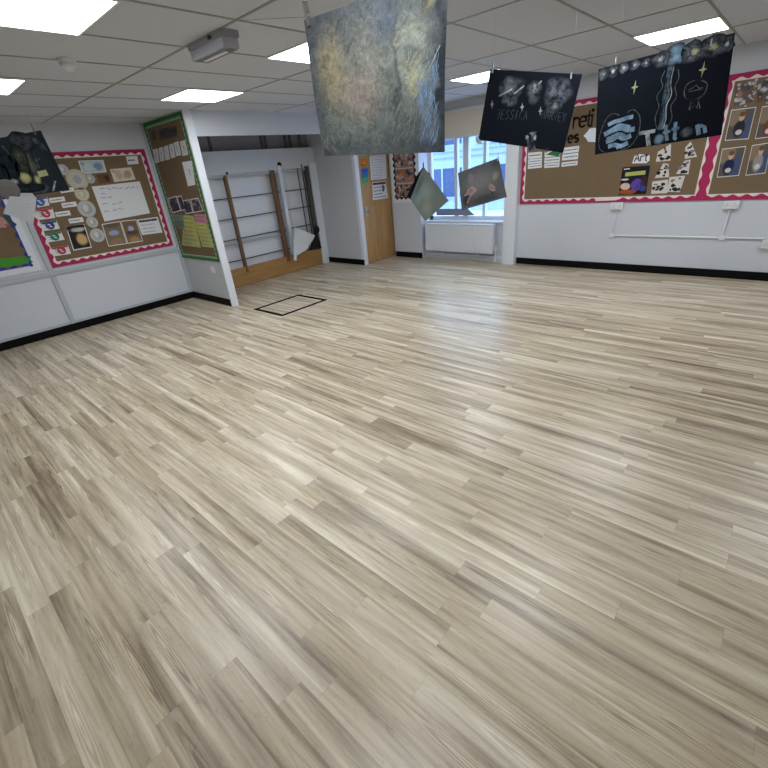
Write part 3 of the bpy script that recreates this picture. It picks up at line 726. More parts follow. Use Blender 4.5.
for i, q in enumerate(([(-6.531,2.022),(-6.383,2.023),(-6.445,1.867),(-6.594,1.867)], [(-6.353,2.024),(-6.228,2.027),(-6.286,1.874),(-6.412,1.872)], [(-6.202,2.025),(-6.070,2.031),(-6.127,1.877),(-6.257,1.876)], [(-6.041,2.035),(-5.916,2.037),(-5.958,1.889),(-6.085,1.884)], [(-5.895,2.042),(-5.773,2.047),(-5.795,1.900),(-5.926,1.897)], [(-5.736,2.040),(-5.599,2.043),(-5.613,1.889),(-5.762,1.887)])):
    q[0] = (q[0][0], q[0][1])
    c = cen(q)
    card('word_card', PT, q, 'white card in the row of six on the green-edged board, '+ordn[i], 'card', group='row of six cards on the green board', extra=figure(PT, c, .035, INK), border=PAPER, m=paint('off_white_card', (206, 210, 212), .8), inset=.1)
q = [(-5.821,1.823),(-5.566,1.822),(-5.630,1.558),(-5.833,1.547)]
card('figure_card', PT, q, 'tall white card with a small dark figure on the green-edged board', 'card', extra=figure(PT, (-5.693,1.703), .05, INK), text=0)
wh = ['nearest the corner', 'second in', 'third in', 'nearest the white end strip']
for i, q in enumerate(([(-6.525,1.425),(-6.229,1.447),(-6.216,1.260),(-6.509,1.228)], [(-6.218,1.440),(-6.090,1.449),(-6.078,1.271),(-6.210,1.256)], [(-6.085,1.388),(-5.888,1.396),(-5.887,1.234),(-6.114,1.216)], [(-5.858,1.399),(-5.648,1.409),(-5.604,1.251),(-5.882,1.231)])):
    card('photo', PT, q, 'white-edged dark photo in the lower row of the green-edged board, '+wh[i], 'photo', photo_mat(20+i, [(30, 28, 36), (60, 56, 76), (120, 110, 120), (40, 36, 44)], (52, 48, 58)), 'row of photos on the green board', border=PAPER, inset=.12)
YEL = blotches('yellow_sheet', (186, 186, 116), [(.5, .85, .4, .2, (206, 200, 100), .7), (.3, .3, .4, .3, (170, 168, 124), .7)], .8, .2, 6, .05)
card('worksheet', PT, [(-6.174,1.206),(-5.905,1.194),(-5.931,0.781),(-6.495,0.794)], 'large pale yellow worksheet on the green-edged board', 'worksheet', YEL, d=.0168, text=7, tm=paint('olive_ink', (150, 150, 96), .8))
card('worksheet', PT, [(-5.907,1.112),(-5.588,1.098),(-5.568,0.796),(-5.885,0.797)], 'narrower yellow worksheet under the pink label', 'worksheet', YEL, d=.0168, text=6, tm=paint('olive_ink', (150, 150, 96), .8))
card('pink_label', PT, [(-5.870,1.215),(-5.547,1.208),(-5.575,1.098),(-5.889,1.112)], 'pink label at the head of the narrow yellow worksheet', 'label', paint('pink_paper', (196, 134, 152), .8), d=.0190, text=2, tm=paint('rose_ink', (150, 80, 110), .8))
card('worksheet', PT, [(-6.533,1.218),(-6.181,1.206),(-6.272,1.006),(-6.472,1.043)], 'grey-green worksheet beside the large yellow one', 'worksheet', blotches('grey_green_sheet', (128, 142, 128), [(.5, .4, .5, .3, (98, 120, 116), .8)], .8, .3, 8, .05), d=.0190, text=3, tm=paint('slate_ink', (84, 100, 100), .8))
sk = thing('light_switch', PT(*(-5.799,0.470), 0), 'small white switch plate low on the partition below the green board', 'switch')
c = (-5.791,0.485)
pl_ = MB().rect(PT, c[0]-.043, c[1]-.043, c[0]+.043, c[1]+.043, 0, .012, PLASTIC).build('plate', sk, bevel=.003)
MB().rect(PT, c[0]-.012, c[1]-.018, c[0]+.012, c[1]+.018, .012, .017, PLASTIC).build('rocker', pl_)
# --- long pink board, far wall
def strokes(fr, origin, sx, sy, skew, polys, w, d, m, o, bow=None):
    for pl in polys: o.ribbon(fr, [(origin[0]+x*sx+y*skew*sy, origin[1]+y*sy) for x, y in pl], w, d, m, bow)
def arc(cx, cy, r, a0, a1, n=10, ry=None): return [(cx+r*math.cos(math.radians(a0+(a1-a0)*i/n)), cy+(ry or r)*math.sin(math.radians(a0+(a1-a0)*i/n))) for i in range(n+1)]
GL = {'r': [[(0, 0), (0, 1)], arc(.3, .65, .3, 170, 40)], 'e': [[(.05, .5), (.75, .55)], arc(.4, .5, .38, 0, 310, 14, .5)],
      't': [[(.35, 1.4), (.35, .15), (.5, 0), (.65, .02)], [(0, 1), (.7, 1)]], 'i': [[(0, 0), (0, 1)], arc(0, 1.42, .06, 0, 360, 8)],
      's': [arc(.38, .75, .28, 50, 270, 8, .25)+arc(.38, .25, .28, 90, -130, 8, .25)],
      'A': [[(0, 0), (.45, 1.4), (.9, 0)], [(.18, .5), (.72, .5)]]}
def letter(ch, pos, size, lb):
    o = MB()
    for pl in GL[ch]:
        pts = [(pos[0]+x*size, pos[1]+y*size) for x, y in pl]
        L, R = [], []
        for a, b_ in zip(pts, pts[1:]):
            dx, dy = b_[0]-a[0], b_[1]-a[1]; l = math.hypot(dx, dy) or 1; ex = .009
            nx, ny = -dy/l*.011, dx/l*.011; dx, dy = dx/l*ex, dy/l*ex
            o.prism(RW, [(a[0]-dx+nx, a[1]-dy+ny), (a[0]-dx-nx, a[1]-dy-ny), (b_[0]+dx-nx, b_[1]+dy-ny), (b_[0]+dx+nx, b_[1]+dy+ny)], .0142, .0165, BLK)
    tag(o.build('cut_out_letter'), lb, 'letter', 'black cut-out letters on the long board')
for ch, pos, sz, lb in (('r', (-2.332,1.785), .115, 'black cut-out letter r between the two dark hanging drawings'), ('e', (-2.263,1.786), .115, 'black cut-out letter e next to the letter r'),
                        ('t', (-2.185,1.784), .115, 'black cut-out letter t between the letters e and i'), ('i', (-2.105,1.790), .115, 'black cut-out letter i at the edge of the Totton drawing'),
                        ('e', (-2.384,1.621), .080, 'black cut-out letter e in the lower word, above the white strips'), ('s', (-2.303,1.623), .080, 'black cut-out letter s ending the lower word')):
    letter(ch, pos, sz, lb)
q = [(-2.187,1.682),(-2.152,1.716),(-2.124,1.756),(-2.058,1.759),(-1.981,1.740),(-1.951,1.619),(-2.037,1.597),(-2.125,1.610),(-2.149,1.648)]
card('cloud_card', RW, q, 'white cloud-shaped card partly hidden by the Totton drawing', 'card', paint('pale_blue_card', (222, 228, 236), .8))
cols = (((98,140), (176,142)), ((188,138), (275,135)), ((286,98), (380,86)))
SR = ([(-2.924,1.550),(-2.724,1.549),(-2.720,1.473),(-2.919,1.469)], [(-2.918,1.465),(-2.717,1.466),(-2.718,1.409),(-2.917,1.407)], [(-2.916,1.400),(-2.715,1.404),(-2.713,1.349),(-2.915,1.344)],
      [(-2.688,1.541),(-2.471,1.545),(-2.468,1.475),(-2.682,1.474)], [(-2.681,1.467),(-2.468,1.466),(-2.466,1.402),(-2.681,1.402)], [(-2.678,1.395),(-2.465,1.396),(-2.467,1.340),(-2.678,1.340)],
      [(-2.441,1.568),(-2.227,1.575),(-2.228,1.503),(-2.439,1.499)], [(-2.440,1.488),(-2.229,1.495),(-2.227,1.418),(-2.438,1.416)], [(-2.438,1.394),(-2.227,1.400),(-2.226,1.348),(-2.437,1.340)])
pos = ['top', 'middle', 'bottom']; cl = ['column by the pink edge', 'middle column', 'column farthest from the edge']
for i, q in enumerate(SR):
    card('sentence_strip', RW, q, 'white printed strip on the long board, %s, %s of its column' % (cl[i//3], pos[i % 3]), 'label', group='white sentence strips', text=1, tl=.9)
g = MB().prism(RW, [(-2.659,1.506),(-2.510,1.574),(-2.440,1.602),(-2.451,1.539),(-2.485,1.470)], .018, .021, paint('leaf_green_card', (40, 108, 62), .8, .1, 12))
tag(g.build('green_cutout'), 'green cut-out shape sticking out under the drawing with two names', 'cut-out')
q = [(-1.564,1.320),(-1.551,1.402),(-1.497,1.418),(-1.383,1.395),(-1.378,1.339),(-1.408,1.313)]
def art(o, d):
    a, b_ = (-1.542,1.327), (-1.541,1.387); s = .058
    for ch, x, y, k in (('A', 0, 0, 1.0), ('r', 1.12, 0, 1.0), ('t', 1.75, 0, 1.0)):
        for pl in GL[ch]: o.ribbon(RW, [(a[0]+(x+px)*s, a[1]+.012+(y+py)*s) for px, py in pl], .013, d, INK)
card('art_label', RW, q, 'white cut-out label reading Art above the purple poster', 'label', extra=art)
q = [(-1.664,1.283),(-1.359,1.286),(-1.352,0.968),(-1.664,0.966)]
pm = blotches('poster_print', (24, 22, 34), [(.62, .34, .24, .24, (96, 74, 170), 1), (.2, .3, .2, .13, (220, 190, 180), 1), (.3, .1, .36, .1, (170, 84, 40), .9), (.85, .4, .14, .3, (60, 40, 40), .9), (.85, .2, .12, .12, (50, 80, 160), .8), (.15, .55, .16, .04, (214, 210, 220), 1)], .35, .2, 9, .08, edge=.8)
def pband(o, d):
    o.ribbon(RW, [(-1.622,1.200), (-1.398,1.211)], .045, d, paint('lime_bar', (176, 184, 96), .6)); o.ribbon(RW, [(-1.646,1.261), (-1.579,1.263)], .012, d, PAPER)
    for k in range(5): o.ribbon(RW, [(-1.503,1.019), (-1.418,1.119)] if k == 0 else [((-1.503,1.019)[0]+.03*k, (-1.503,1.019)[1]), ((-1.418,1.119)[0]+.012*k, (-1.418,1.119)[1]-.03*k)], .012, d, paint('violet_stripe', (60, 44, 120), .6))
card('poster', RW, q, 'dark poster with a purple ball and yellow bar below the Art label', 'poster', pm, extra=pband)
def spots(seed, poly, n=9):
    def f_(o, d):
        r = random.Random(seed); k = 0
        c = cen(poly); us = [p_[0] for p_ in poly]; vs = [p_[1] for p_ in poly]
        def inside(u, v):
            sgn = set()
            for i in range(len(poly)):
                a, b_ = poly[i], poly[(i+1) % len(poly)]
                sgn.add((b_[0]-a[0])*(v-a[1])-(b_[1]-a[1])*(u-a[0]) > 0)
            return len(sgn) == 1
        while k < n:
            u, v = r.uniform(min(us), max(us)), r.uniform(min(vs), max(vs))
            u, v = c[0]+(u-c[0])*.75, c[1]+(v-c[1])*.75
            if inside(u, v): o.blob(RW, (u, v), r.uniform(.010, .028), r.uniform(.008, .02), d+.0002*k/n, r.choice((BLK, INK, BLK, paint('grey_blot', (120, 118, 120), .8))), seed=seed+k); k += 1
    return f_
for i, (q, lb) in enumerate((([(-1.303,1.426),(-1.183,1.501),(-1.156,1.322),(-1.307,1.321)], 'black and white spotted pattern piece, upper one beside the Art label'),
                             ([(-1.033,1.447),(-0.992,1.505),(-0.898,1.343),(-1.014,1.330)], 'black and white triangular pattern piece nearest the pink divider, under the Totton drawing'),
                             ([(-1.223,1.299),(-1.167,1.288),(-1.136,1.146),(-1.287,1.142)], 'black and white pattern piece in the middle of the near column, above the square ones'),
                             ([(-1.010,1.311),(-0.954,1.318),(-0.946,1.166),(-1.071,1.177)], 'black and white slanted pattern piece above the square ones, nearer the divider'),
                             ([(-1.304,1.104),(-1.140,1.120),(-1.121,0.969),(-1.293,0.965)], 'black and white square pattern piece touching the dark poster'),
                             ([(-1.132,1.145),(-0.974,1.153),(-0.994,0.975),(-1.124,0.984)], 'black and white square pattern piece lowest, nearer the pink divider'))):
    card('pattern_piece', RW, q, lb, 'artwork', paint('spotted_paper', (212, 206, 202), .8, .1, 30), 'black and white pattern pieces', d=.0142+.001*i, extra=spots(40+i, q))
PP = ([(-0.698,1.979),(-0.554,1.995),(-0.516,1.816),(-0.668,1.801)], [(-0.514,1.988),(-0.440,1.999),(-0.398,1.816),(-0.483,1.800)], [(-0.683,1.769),(-0.476,1.768),(-0.470,1.476),(-0.675,1.480)], [(-0.428,1.765),(-0.277,1.766),(-0.248,1.477),(-0.416,1.471)], [(-0.680,1.403),(-0.474,1.412),(-0.470,1.124),(-0.666,1.115)], [(-0.426,1.415),(-0.267,1.429),(-0.249,1.135),(-0.412,1.121)])
PLb = ['collage picture with shiny dots, top of the grid beyond the pink divider', 'second collage picture with shiny dots, cut by the photo edge', 'white-edged photo of a child in a dark top, beside the pink divider, upper row',
       'white-edged photo of a child in the upper row, cut by the photo edge', 'white-edged photo of a child and blue clothing, lower row beside the pink divider', 'white-edged photo of a seated child, lower row, cut by the photo edge']
KID = lambda s, hx, hy, top: blotches('child_photo_%d' % s, (92, 84, 78), [(.2, .8, .5, .4, (146, 126, 104), .8), (.8, .3, .3, .5, (70, 84, 120), .8), (hx, hy-.38, .28, .34, top, 1), (hx, hy, .13, .15, (206, 168, 140), 1), (hx, hy+.1, .14, .1, (110, 76, 48), 1), (hx+.02, hy-.5, .16, .1, (214, 210, 206), .9)], .35, .2, 9, .06, edge=.7)
for i, q in enumerate(PP):
    mm = photo_mat(60+i, [(120, 70, 50), (70, 70, 80), (190, 190, 196), (150, 110, 80), (60, 50, 46)], (96, 80, 70), 12) if i < 2 else KID(i, (.5, .55, .45, .5)[i-2], (.74, .7, .72, .76)[i-2], ((34, 34, 42), (120, 60, 40), (30, 36, 76), (150, 146, 148))[i-2])
    def dots(o, d, q=q, i=i):
        if i > 1: return
        r = random.Random(i)
        c = cen(q)
        for k in range(14): o.fill(RW, disc((c[0]+r.uniform(-.12, .12), c[1]+r.uniform(-.11, .11)), r.uniform(.006, .014), 8), d+.0003+.0001*k, paint('sequin', (180, 178, 190), .2, .02, 9))
    card('photo', RW, q, PLb[i], 'photo' if i > 1 else 'artwork', mm, 'photo grid on the long board', border=PAPER if i > 1 else None, inset=.05, extra=dots)
g = MB().prism(RW, [(-1.940,0.930),(-1.674,0.945),(-1.678,0.902),(-1.940,0.897)], .0150, .0162, BWHITE)
tag(g.build('border_patch'), 'pale bare patch in the pink lower border above a socket', 'paper strip')
# sockets and trunking
def socket(c, label, w=.147):
    t = thing('double_socket', RW(c[0], c[1]-.043, 0), label, 'socket', 'wall sockets on white trunking')
    MB().rect(RW, c[0]-w/2, c[1]-.043, c[0]+w/2, c[1]+.043, 0, .035, PLASTIC).build('back_box', t, bevel=.003)
    f = MB().rect(RW, c[0]-w/2, c[1]-.043, c[0]+w/2, c[1]+.043, .035, .042, PLASTIC)
    fp = f.build('face_plate', t, bevel=.002)
    s = MB()
    for dx in (-.037, .037):
        for a, b_ in ((-.011, -.012), (.011, -.012), (0, .008)): s.rect(RW, c[0]+dx+a-.004, c[1]+b_-.003, c[0]+dx+a+.004, c[1]+b_+.003, .042, .0426, DKMET)
    s.build('pin_holes', fp)
    for dx in (-.018, .018): MB().rect(RW, c[0]+dx-.008, c[1]+.018, c[0]+dx+.008, c[1]+.033, .042, .046, PLASTIC).build('rocker', fp)
    return t
s1, s2, s3 = (-1.661,0.834), (-0.467,0.828), (-0.057,0.429)
socket(s1, 'white double socket under the pale patch in the pink border'); socket(s2, 'white double socket below the pink divider')
j1, j2 = (-1.668,0.463), (-0.474,0.465)
socket((s3[0]+.03, s3[1]-.02), 'double socket by the photo edge at the end of the low trunking')
for c, s, lb in ((j1, s1, 'white conduit with round box dropping from the socket nearer the column'), (j2, s2, 'white conduit with round box dropping from the socket below the divider')):
    t = thing('conduit', RW(c[0], c[1], 0), lb, 'conduit', 'white conduit runs on the far wall')
    MB().tube(RW(c[0], c[1], .012), RW(s[0], s[1]-.043, .012), .0105, PLASTIC).build('pipe', t)
    MB().lathe(RW(c[0], c[1], 0), (0, -1, 0), [(.034, 0), (.034, .026), (.030, .030)], PLASTIC).build('junction_box', t)
MB_ = MB().tube(RW(j1[0]+.034, j1[1], .012), RW(j2[0]-.034, j2[1], .012), .0105, PLASTIC)
tag(MB_.build('conduit'), 'long horizontal white conduit between the two round boxes', 'conduit', 'white conduit runs on the far wall')
MB_ = MB().tube(RW(j2[0]+.034, j2[1], .012), RW(s3[0]-.04, j2[1], .012), .0105, PLASTIC)
tag(MB_.build('conduit'), 'short horizontal white conduit from the round box to the socket at the photo edge', 'conduit', 'white conduit runs on the far wall')

# --- papers on the door and the stub wall
card('painting', DR, [(5.741,1.687),(5.930,1.687),(5.908,1.586),(5.736,1.592)], 'small orange painting at the top of the oak door', 'painting', blotches('orange_art', (206, 126, 56), [(.5, .5, .3, .3, (226, 150, 80), .8), (.3, .2, .3, .2, (180, 96, 40), .8)], .8, .3, 8, .1), d=.001)
card('painting', DR, [(5.760,1.559),(5.921,1.557),(5.880,1.324),(5.740,1.330)], 'small blue and green painting below the orange one on the oak door', 'painting', blotches('blue_green_art', (60, 120, 190), [(.5, .15, .8, .36, (90, 170, 110), 1), (.5, .85, .5, .2, (60, 96, 190), .9)], .8, .3, 8, .1), d=.001)
card('notice_sheet', DR, [(5.978,1.734),(6.405,1.741),(6.381,1.359),(5.964,1.366)], 'white printed timetable sheet taped to the oak door', 'sheet', PAPER, d=.001, text=9, tm=paint('grey_ink', (170, 172, 184), .8))
q = [(5.989,1.331),(6.350,1.325),(6.379,1.041),(5.965,1.045)]
def hd(o, d):
    o.ribbon(DR, [(q[0][0]+.01, q[0][1]-.03), (q[1][0]-.01, q[1][1]-.03)], .035, d, paint('maroon_ink', (88, 56, 66), .8))
    o.blob(DR, (6.265,1.216), .035, .06, d, BLUEINK, seed=4)
card('notice_sheet', DR, q, 'white sheet with a dark heading and blue drawing below the timetable on the oak door', 'sheet', PAPER, d=.001, text=5, tm=BLUEINK, extra=hd)
pc = thing('photo_collage', SW(-5.1, 1.0, 0), 'photo collage with dark scalloped edge on white card beside the oak door', 'poster')
MB().rect(SW, -5.405, .955, -4.815, 2.02, .0015, .003, PAPER).build('backing_card', pc)
CB = paint('navy_border', (24, 26, 48), .7)
e = MB().rect(SW, -5.32, 1.04, -4.89, 1.97, .003, .0045, paint('tan_card', (168, 136, 112), .8))
strip(e, SW, (-5.31, 1.03), (-5.31, 1.975), .032, .016, .10, 1, .0046, CB); strip(e, SW, (-4.90, 1.03), (-4.90, 1.975), .032, .016, .10, -1, .0046, CB)
strip(e, SW, (-5.33, 1.045), (-4.88, 1.045), .030, .014, .10, -1, .0048, CB)
e.build('scalloped_edge', pc)
for r_ in range(4):
    for k in range(2):
        u0 = -5.305+.205*k; v0 = 1.055+.235*r_
        MB().rect(SW, u0, v0, u0+.195, v0+.19, .0062, .007, photo_mat(80+2*r_+k, [(204, 122, 56), (60, 54, 66), (214, 192, 188), (166, 140, 146), (36, 36, 52), (190, 160, 150)], (132, 108, 104), 14), True).build('photo_print', pc)
    MB().rect(SW, -5.30, 1.03+.235*r_+.225, -4.92, 1.03+.235*r_+.240, .0062, .0068, paint('peach_strip', (206, 186, 176), .8)).build('caption_strip', pc)

# ------------------------------------------------------------------ hanging artwork
def fr_of(p0, u): 
    u = Vector(u); n = Vector((u[1], -u[0], 0)); return frame(p0, u, n)
BIG = fr_of((0, 1.3, 0), (1, 0, 0)); TOT = fr_of((0, 2.95, 0), (1, 0, 0)); JES = fr_of((0, 2.98, 0), (1, 0, 0))
LP = frame((-4.4, 0, 0), (0, 1, 0), (1, 0, 0)); LS = frame((-4.36, 0, 0), (0, 1, 0), (1, 0, 0))
PA = fr_of((-1.7956, 4.9334, 0), (.9397, .342, 0)); PB = fr_of((-1.7614, 4.8394, 0), (.9397, .342, 0))
NAVYB = NAVY
PEGW = wood('peg_wood', (120, 100, 74), (160, 138, 104), (60, 60, 6), .6)
def peg(fr, pos, d, label, tilt=.0, m=None, k_=1.0):
    """a spring clothes peg biting the sheet's edge, on a nylon line that runs up to the ceiling grid"""
    t = thing('clothes_peg', fr(pos[0], pos[1], d), label, 'clothes peg', 'clothes pegs holding up the drawings')
    m = m or PEGW
    c, s = math.cos(tilt), math.sin(tilt)
    R_ = lambda u, v: (pos[0]+(u*c-v*s)*k_, pos[1]+(u*s+v*c)*k_)
    for k in (1, -1):
        o = MB(); y0 = .0014 if k > 0 else -.0090
        o.prism(fr, [R_(-.005, -.028), R_(.005, -.028), R_(.0055, .0), R_(.004, .045), R_(-.004, .045), R_(-.0055, .0)], d+y0-.0006, d+y0+.0070, m)
        o.build('jaw', t)
    a = fr(*R_(-.007, .004), d); b_ = fr(*R_(.007, .004), d)
    MB().tube(a, b_, .0035, STEEL, 8).build('spring', t)
    top = fr(*R_(0, .045), d)
    MB().tube(top, (top[0], top[1], CEIL), .0003, paint('nylon_line', (120, 120, 120), .7), 5).build('nylon_line', t)
    return t
# 1 big pastel drawing
q = [(-1.454,2.043),(-0.845,2.007),(-0.864,1.579),(-1.433,1.613)]
u0, v0 = min(p_[0] for p_ in q), min(p_[1] for p_ in q); du = max(p_[0] for p_ in q)-u0; dv = max(p_[1] for p_ in q)-v0
bowB = lambda u, v: .010*math.sin((u-u0)*5)+.006*math.sin((v-v0)*9)
def pastel_material():
    m = blotches('pastel_drawing', (84, 89, 94), [
        (.5, .5, .62, .62, (130, 133, 123), .8), (.30, .18, .5, .3, (123, 133, 128), .8), (.20, .60, .20, .40, (156, 146, 118), .95), (.40, .40, .24, .30, (160, 143, 133), .8),
        (.50, .68, .18, .24, (138, 135, 126), .6), (.62, .84, .16, .22, (84, 94, 108), .7), (.80, .62, .16, .36, (155, 157, 143), .85), (.82, .48, .10, .13, (182, 182, 145), .9), (.80, .66, .06, .08, (111, 121, 123), .8),
        (.92, .92, .08, .12, (150, 140, 104), .8), (.90, .3, .10, .34, (121, 135, 152), .7), (.62, .22, .18, .3, (101, 108, 108), .6), (.98, .5, .05, .7, (40, 45, 55), .95), (.30, .06, .4, .09, (89, 96, 99), .8), (.69, .4, .025, .5, (69, 74, 77), .8)], .95, .6, 30, .16, edge=.1)
    nt = m.node_tree; b = nt.nodes['Principled BSDF']; src = b.inputs['Base Color'].links[0].from_socket
    uv = N(nt, 'ShaderNodeUVMap')
    mp = N(nt, 'ShaderNodeMapping'); mp.inputs['Scale'].default_value = (60, 22, 1); mp.inputs['Rotation'].default_value = (0, 0, .25); nt.links.new(uv.outputs[0], mp.inputs['Vector'])
    n1 = N(nt, 'ShaderNodeTexNoise', i_Scale=1.0, i_Detail=6.0, i_Roughness=.75, i_Distortion=1.5); nt.links.new(mp.outputs[0], n1.inputs['Vector'])
    n2 = N(nt, 'ShaderNodeTexNoise', i_Scale=11.0, i_Detail=5.0, i_Roughness=.7, i_Distortion=1.0); nt.links.new(uv.outputs[0], n2.inputs['Vector'])
    f = math_(nt, 'ADD', math_(nt, 'MULTIPLY', n1.outputs[0], .9), math_(nt, 'MULTIPLY', n2.outputs[0], 1.0))
    f = math_(nt, 'ADD', math_(nt, 'MULTIPLY', math_(nt, 'SUBTRACT', f, .95), 1.25), .60)
    nt.links.new(mixc(nt, 1.0, src, f, 'MULTIPLY'), b.inputs['Base Color'])
    return m
pastel = pastel_material()
o = MB().sheet(BIG, q, bowB, pastel, paint('sugar_paper_back', (40, 42, 48), .95), 24, 20)
r = random.Random(3)
def pq(s, t): return [q[0][k]*(1-s)*t+q[1][k]*s*t+q[2][k]*s*(1-t)+q[3][k]*(1-s)*(1-t) for k in (0, 1)]
CG2_ = chalk('grey_chalk', (132, 138, 130), .42, 200, (96, 100, 95)); CB_, CW_, CG_ = chalk('sky_chalk', (130, 158, 190), .50, 170, (72, 80, 90)), chalk('pale_chalk', (160, 164, 156), .42, 200, (96, 100, 95)), chalk('ochre_chalk', (140, 130, 98), .4, 200, (104, 100, 84))
k = 0
def stroke(s0, s1, t0, t1, m, w=.0016, dirn=1.4, ln=(.03, .10)):
    global k
    s, t = r.uniform(s0, s1), r.uniform(t0, t1); a = dirn+r.uniform(-.3, .3); l = r.uniform(*ln)
    pts = [pq(s+l*math.cos(a)*j/3+.004*math.sin(j*2.0+s*40), max(.01, min(.99, t+l*math.sin(a)*j/3))) for j in range(4)]
    pts = [p_ for p_ in pts if True]
    o.ribbon(BIG, pts, w*r.uniform(.6, 1.3), .0006+.000004*k, m, bowB); k += 1
for _ in range(80): stroke(.84, .95, .04, .48, CB_, .0018, 1.45, (.05, .16))
for _ in range(45): stroke(.60, .90, .06, .30, CW_, .0012, 1.2, (.04, .12))
for _ in range(70): stroke(.06, .60, .05, .35, CG2_, .0014, r.uniform(0, 3), (.03, .08))
for _ in range(26): stroke(.02, .14, .01, .12, CW_, .0018, 1.9, (.03, .08))
for _ in range(26): stroke(.74, .90, .38, .62, CW_, .0018, 1.1, (.04, .12))
for _ in range(40): stroke(.10, .30, .40, .85, CG_, .0010, 1.5, (.04, .12))
for _ in range(36): stroke(.30, .66, .45, .92, CG2_, .0009, 1.3, (.04, .12))
pts = [pq(.80+.17*j/6, .34+.30*(j/6)**1.2) for j in range(7)]; o.ribbon(BIG, pts, .004, .0012, CW_, bowB)
tag(o.build('hanging_pastel_drawing'), 'large grey, ochre and pink chalk pastel drawing hanging nearest the camera', 'drawing', 'hanging chalk drawings')
peg(BIG, (q[0][0]+.022, q[0][1]+.004), bowB(*q[0]), 'dark clothes peg on the top corner of the large pastel drawing', .15, paint('aged_peg', (84, 82, 78), .6, .2, 60))
peg(BIG, (q[1][0]-.03, q[1][1]-.002), bowB(*q[1]), 'clothes peg on the far top corner of the large pastel drawing, above the photo edge')
ln = MB().tube(BIG(q[0][0]+.015, q[0][1]+.004, .004), (-2.50, 1.757, CEIL-.004), .0009, paint('nylon_line', (150, 150, 150), .4), 5)
tag(ln.build('guy_line'), 'thin grey line from the large pastel drawing to the ceiling grid', 'string')
# 2 Totton drawing
q = [(-0.952,1.925),(-0.366,1.961),(-0.326,1.548),(-0.916,1.509)]
bowT = lambda u, v: .006*math.sin((u+2)*6)
o = MB().sheet(TOT, q, bowT, NAVY, NAVYB, 20, 12)
def smooth(pts, k=6):
    P = [pts[0]]+list(pts)+[pts[-1]]; out = []
    for a, b_, c, d_ in zip(P, P[1:], P[2:], P[3:]):
        for i in range(k):
            t = i/k
            out.append(tuple(.5*((2*b_[j])+(c[j]-a[j])*t+(2*a[j]-5*b_[j]+4*c[j]-d_[j])*t*t+(3*b_[j]-a[j]-3*c[j]+d_[j])*t**3) for j in (0, 1)))
    return out+[pts[-1]]
CW = chalk('white_chalk', (196, 200, 206), .45, 130); CS = chalk('soft_white_chalk', (134, 138, 146), .35, 110); CBL = chalk('blue_chalk', (138, 166, 192), .50, 90); CTHIN = chalk('faint_chalk', (104, 106, 106), .5, 300); CDIM = chalk('dim_chalk', (84, 90, 98), .45, 200); CYE = chalk('yellow_chalk', (160, 162, 130), .6, 200)
D = .0010
for i, (p_, ru, rv, m, s) in enumerate((((-0.921,1.897), .03, .028, CS, 1), ((-0.874,1.902), .03, .03, CS, 2), ((-0.822,1.908), .026, .026, CS, 3), ((-0.769,1.911), .026, .024, CS, 4), ((-0.718,1.910), .022, .022, CS, 5),
                                        ((-0.652,1.913), .042, .036, CS, 6), ((-0.585,1.920), .060, .046, CBL, 7), ((-0.511,1.918), .062, .046, CS, 8), ((-0.439,1.923), .066, .046, CS, 9), ((-0.387,1.922), .03, .034, CS, 10))):
    o.blob(TOT, p_, ru, rv, D, m, bowT, .10, s)
    if i not in (6,): o.blob(TOT, p_, ru*.35, rv*.4, D+.0003, CYE if i in (7, 8) else CW, bowT, .12, s+20)
for c in ((-0.754,1.812), (-0.462,1.838)):
    w_, h_ = .018, .034
    o.fill(TOT, [(c[0]-w_, c[1]), (c[0]-.004, c[1]+.006), (c[0], c[1]+h_), (c[0]+.004, c[1]+.006), (c[0]+w_, c[1]), (c[0]+.004, c[1]-.006), (c[0], c[1]-h_), (c[0]-.004, c[1]-.006)], D+.0002, CW if c[0] < -1.2 else CYE, bowT)
W_ = .0035
o.ribbon(TOT, smooth([(-0.625,1.862),(-0.635,1.827),(-0.623,1.794),(-0.641,1.754),(-0.624,1.708),(-0.632,1.659),(-0.615,1.606)]), W_, D, CTHIN, bowT)
o.ribbon(TOT, smooth([(-0.567,1.857),(-0.558,1.820),(-0.567,1.785),(-0.553,1.741),(-0.569,1.701),(-0.555,1.650),(-0.568,1.601)]), W_, D, CTHIN, bowT)
o.ribbon(TOT, [(-0.600,1.883),(-0.601,1.832),(-0.600,1.769),(-0.599,1.705),(-0.594,1.638),(-0.598,1.599)], .028, D-.0002, chalk('teal_chalk', (92, 124, 138), .32, 120), bowT)
o.ribbon(TOT, smooth([(-0.598,1.872),(-0.603,1.812),(-0.589,1.757),(-0.601,1.705),(-0.591,1.649),(-0.600,1.605)]), .006, D+.0002, CS, bowT)
o.ribbon(TOT, smooth([(-0.587,1.870),(-0.590,1.810),(-0.577,1.755),(-0.590,1.703),(-0.581,1.647),(-0.588,1.603)]), .004, D+.0003, CW, bowT)
o.ribbon(TOT, smooth([(-0.495,1.717),(-0.514,1.733),(-0.523,1.763),(-0.515,1.787),(-0.491,1.798),(-0.460,1.794),(-0.435,1.779),(-0.430,1.758),(-0.438,1.734),(-0.460,1.719),(-0.487,1.715)]), W_+.001, D, CS, bowT)
o.ribbon(TOT, [(-0.506,1.760),(-0.490,1.768),(-0.477,1.779),(-0.464,1.763),(-0.446,1.764)], W_, D, CTHIN, bowT); o.ribbon(TOT, [(-0.503,1.754),(-0.472,1.756),(-0.448,1.758)], W_, D, CTHIN, bowT)
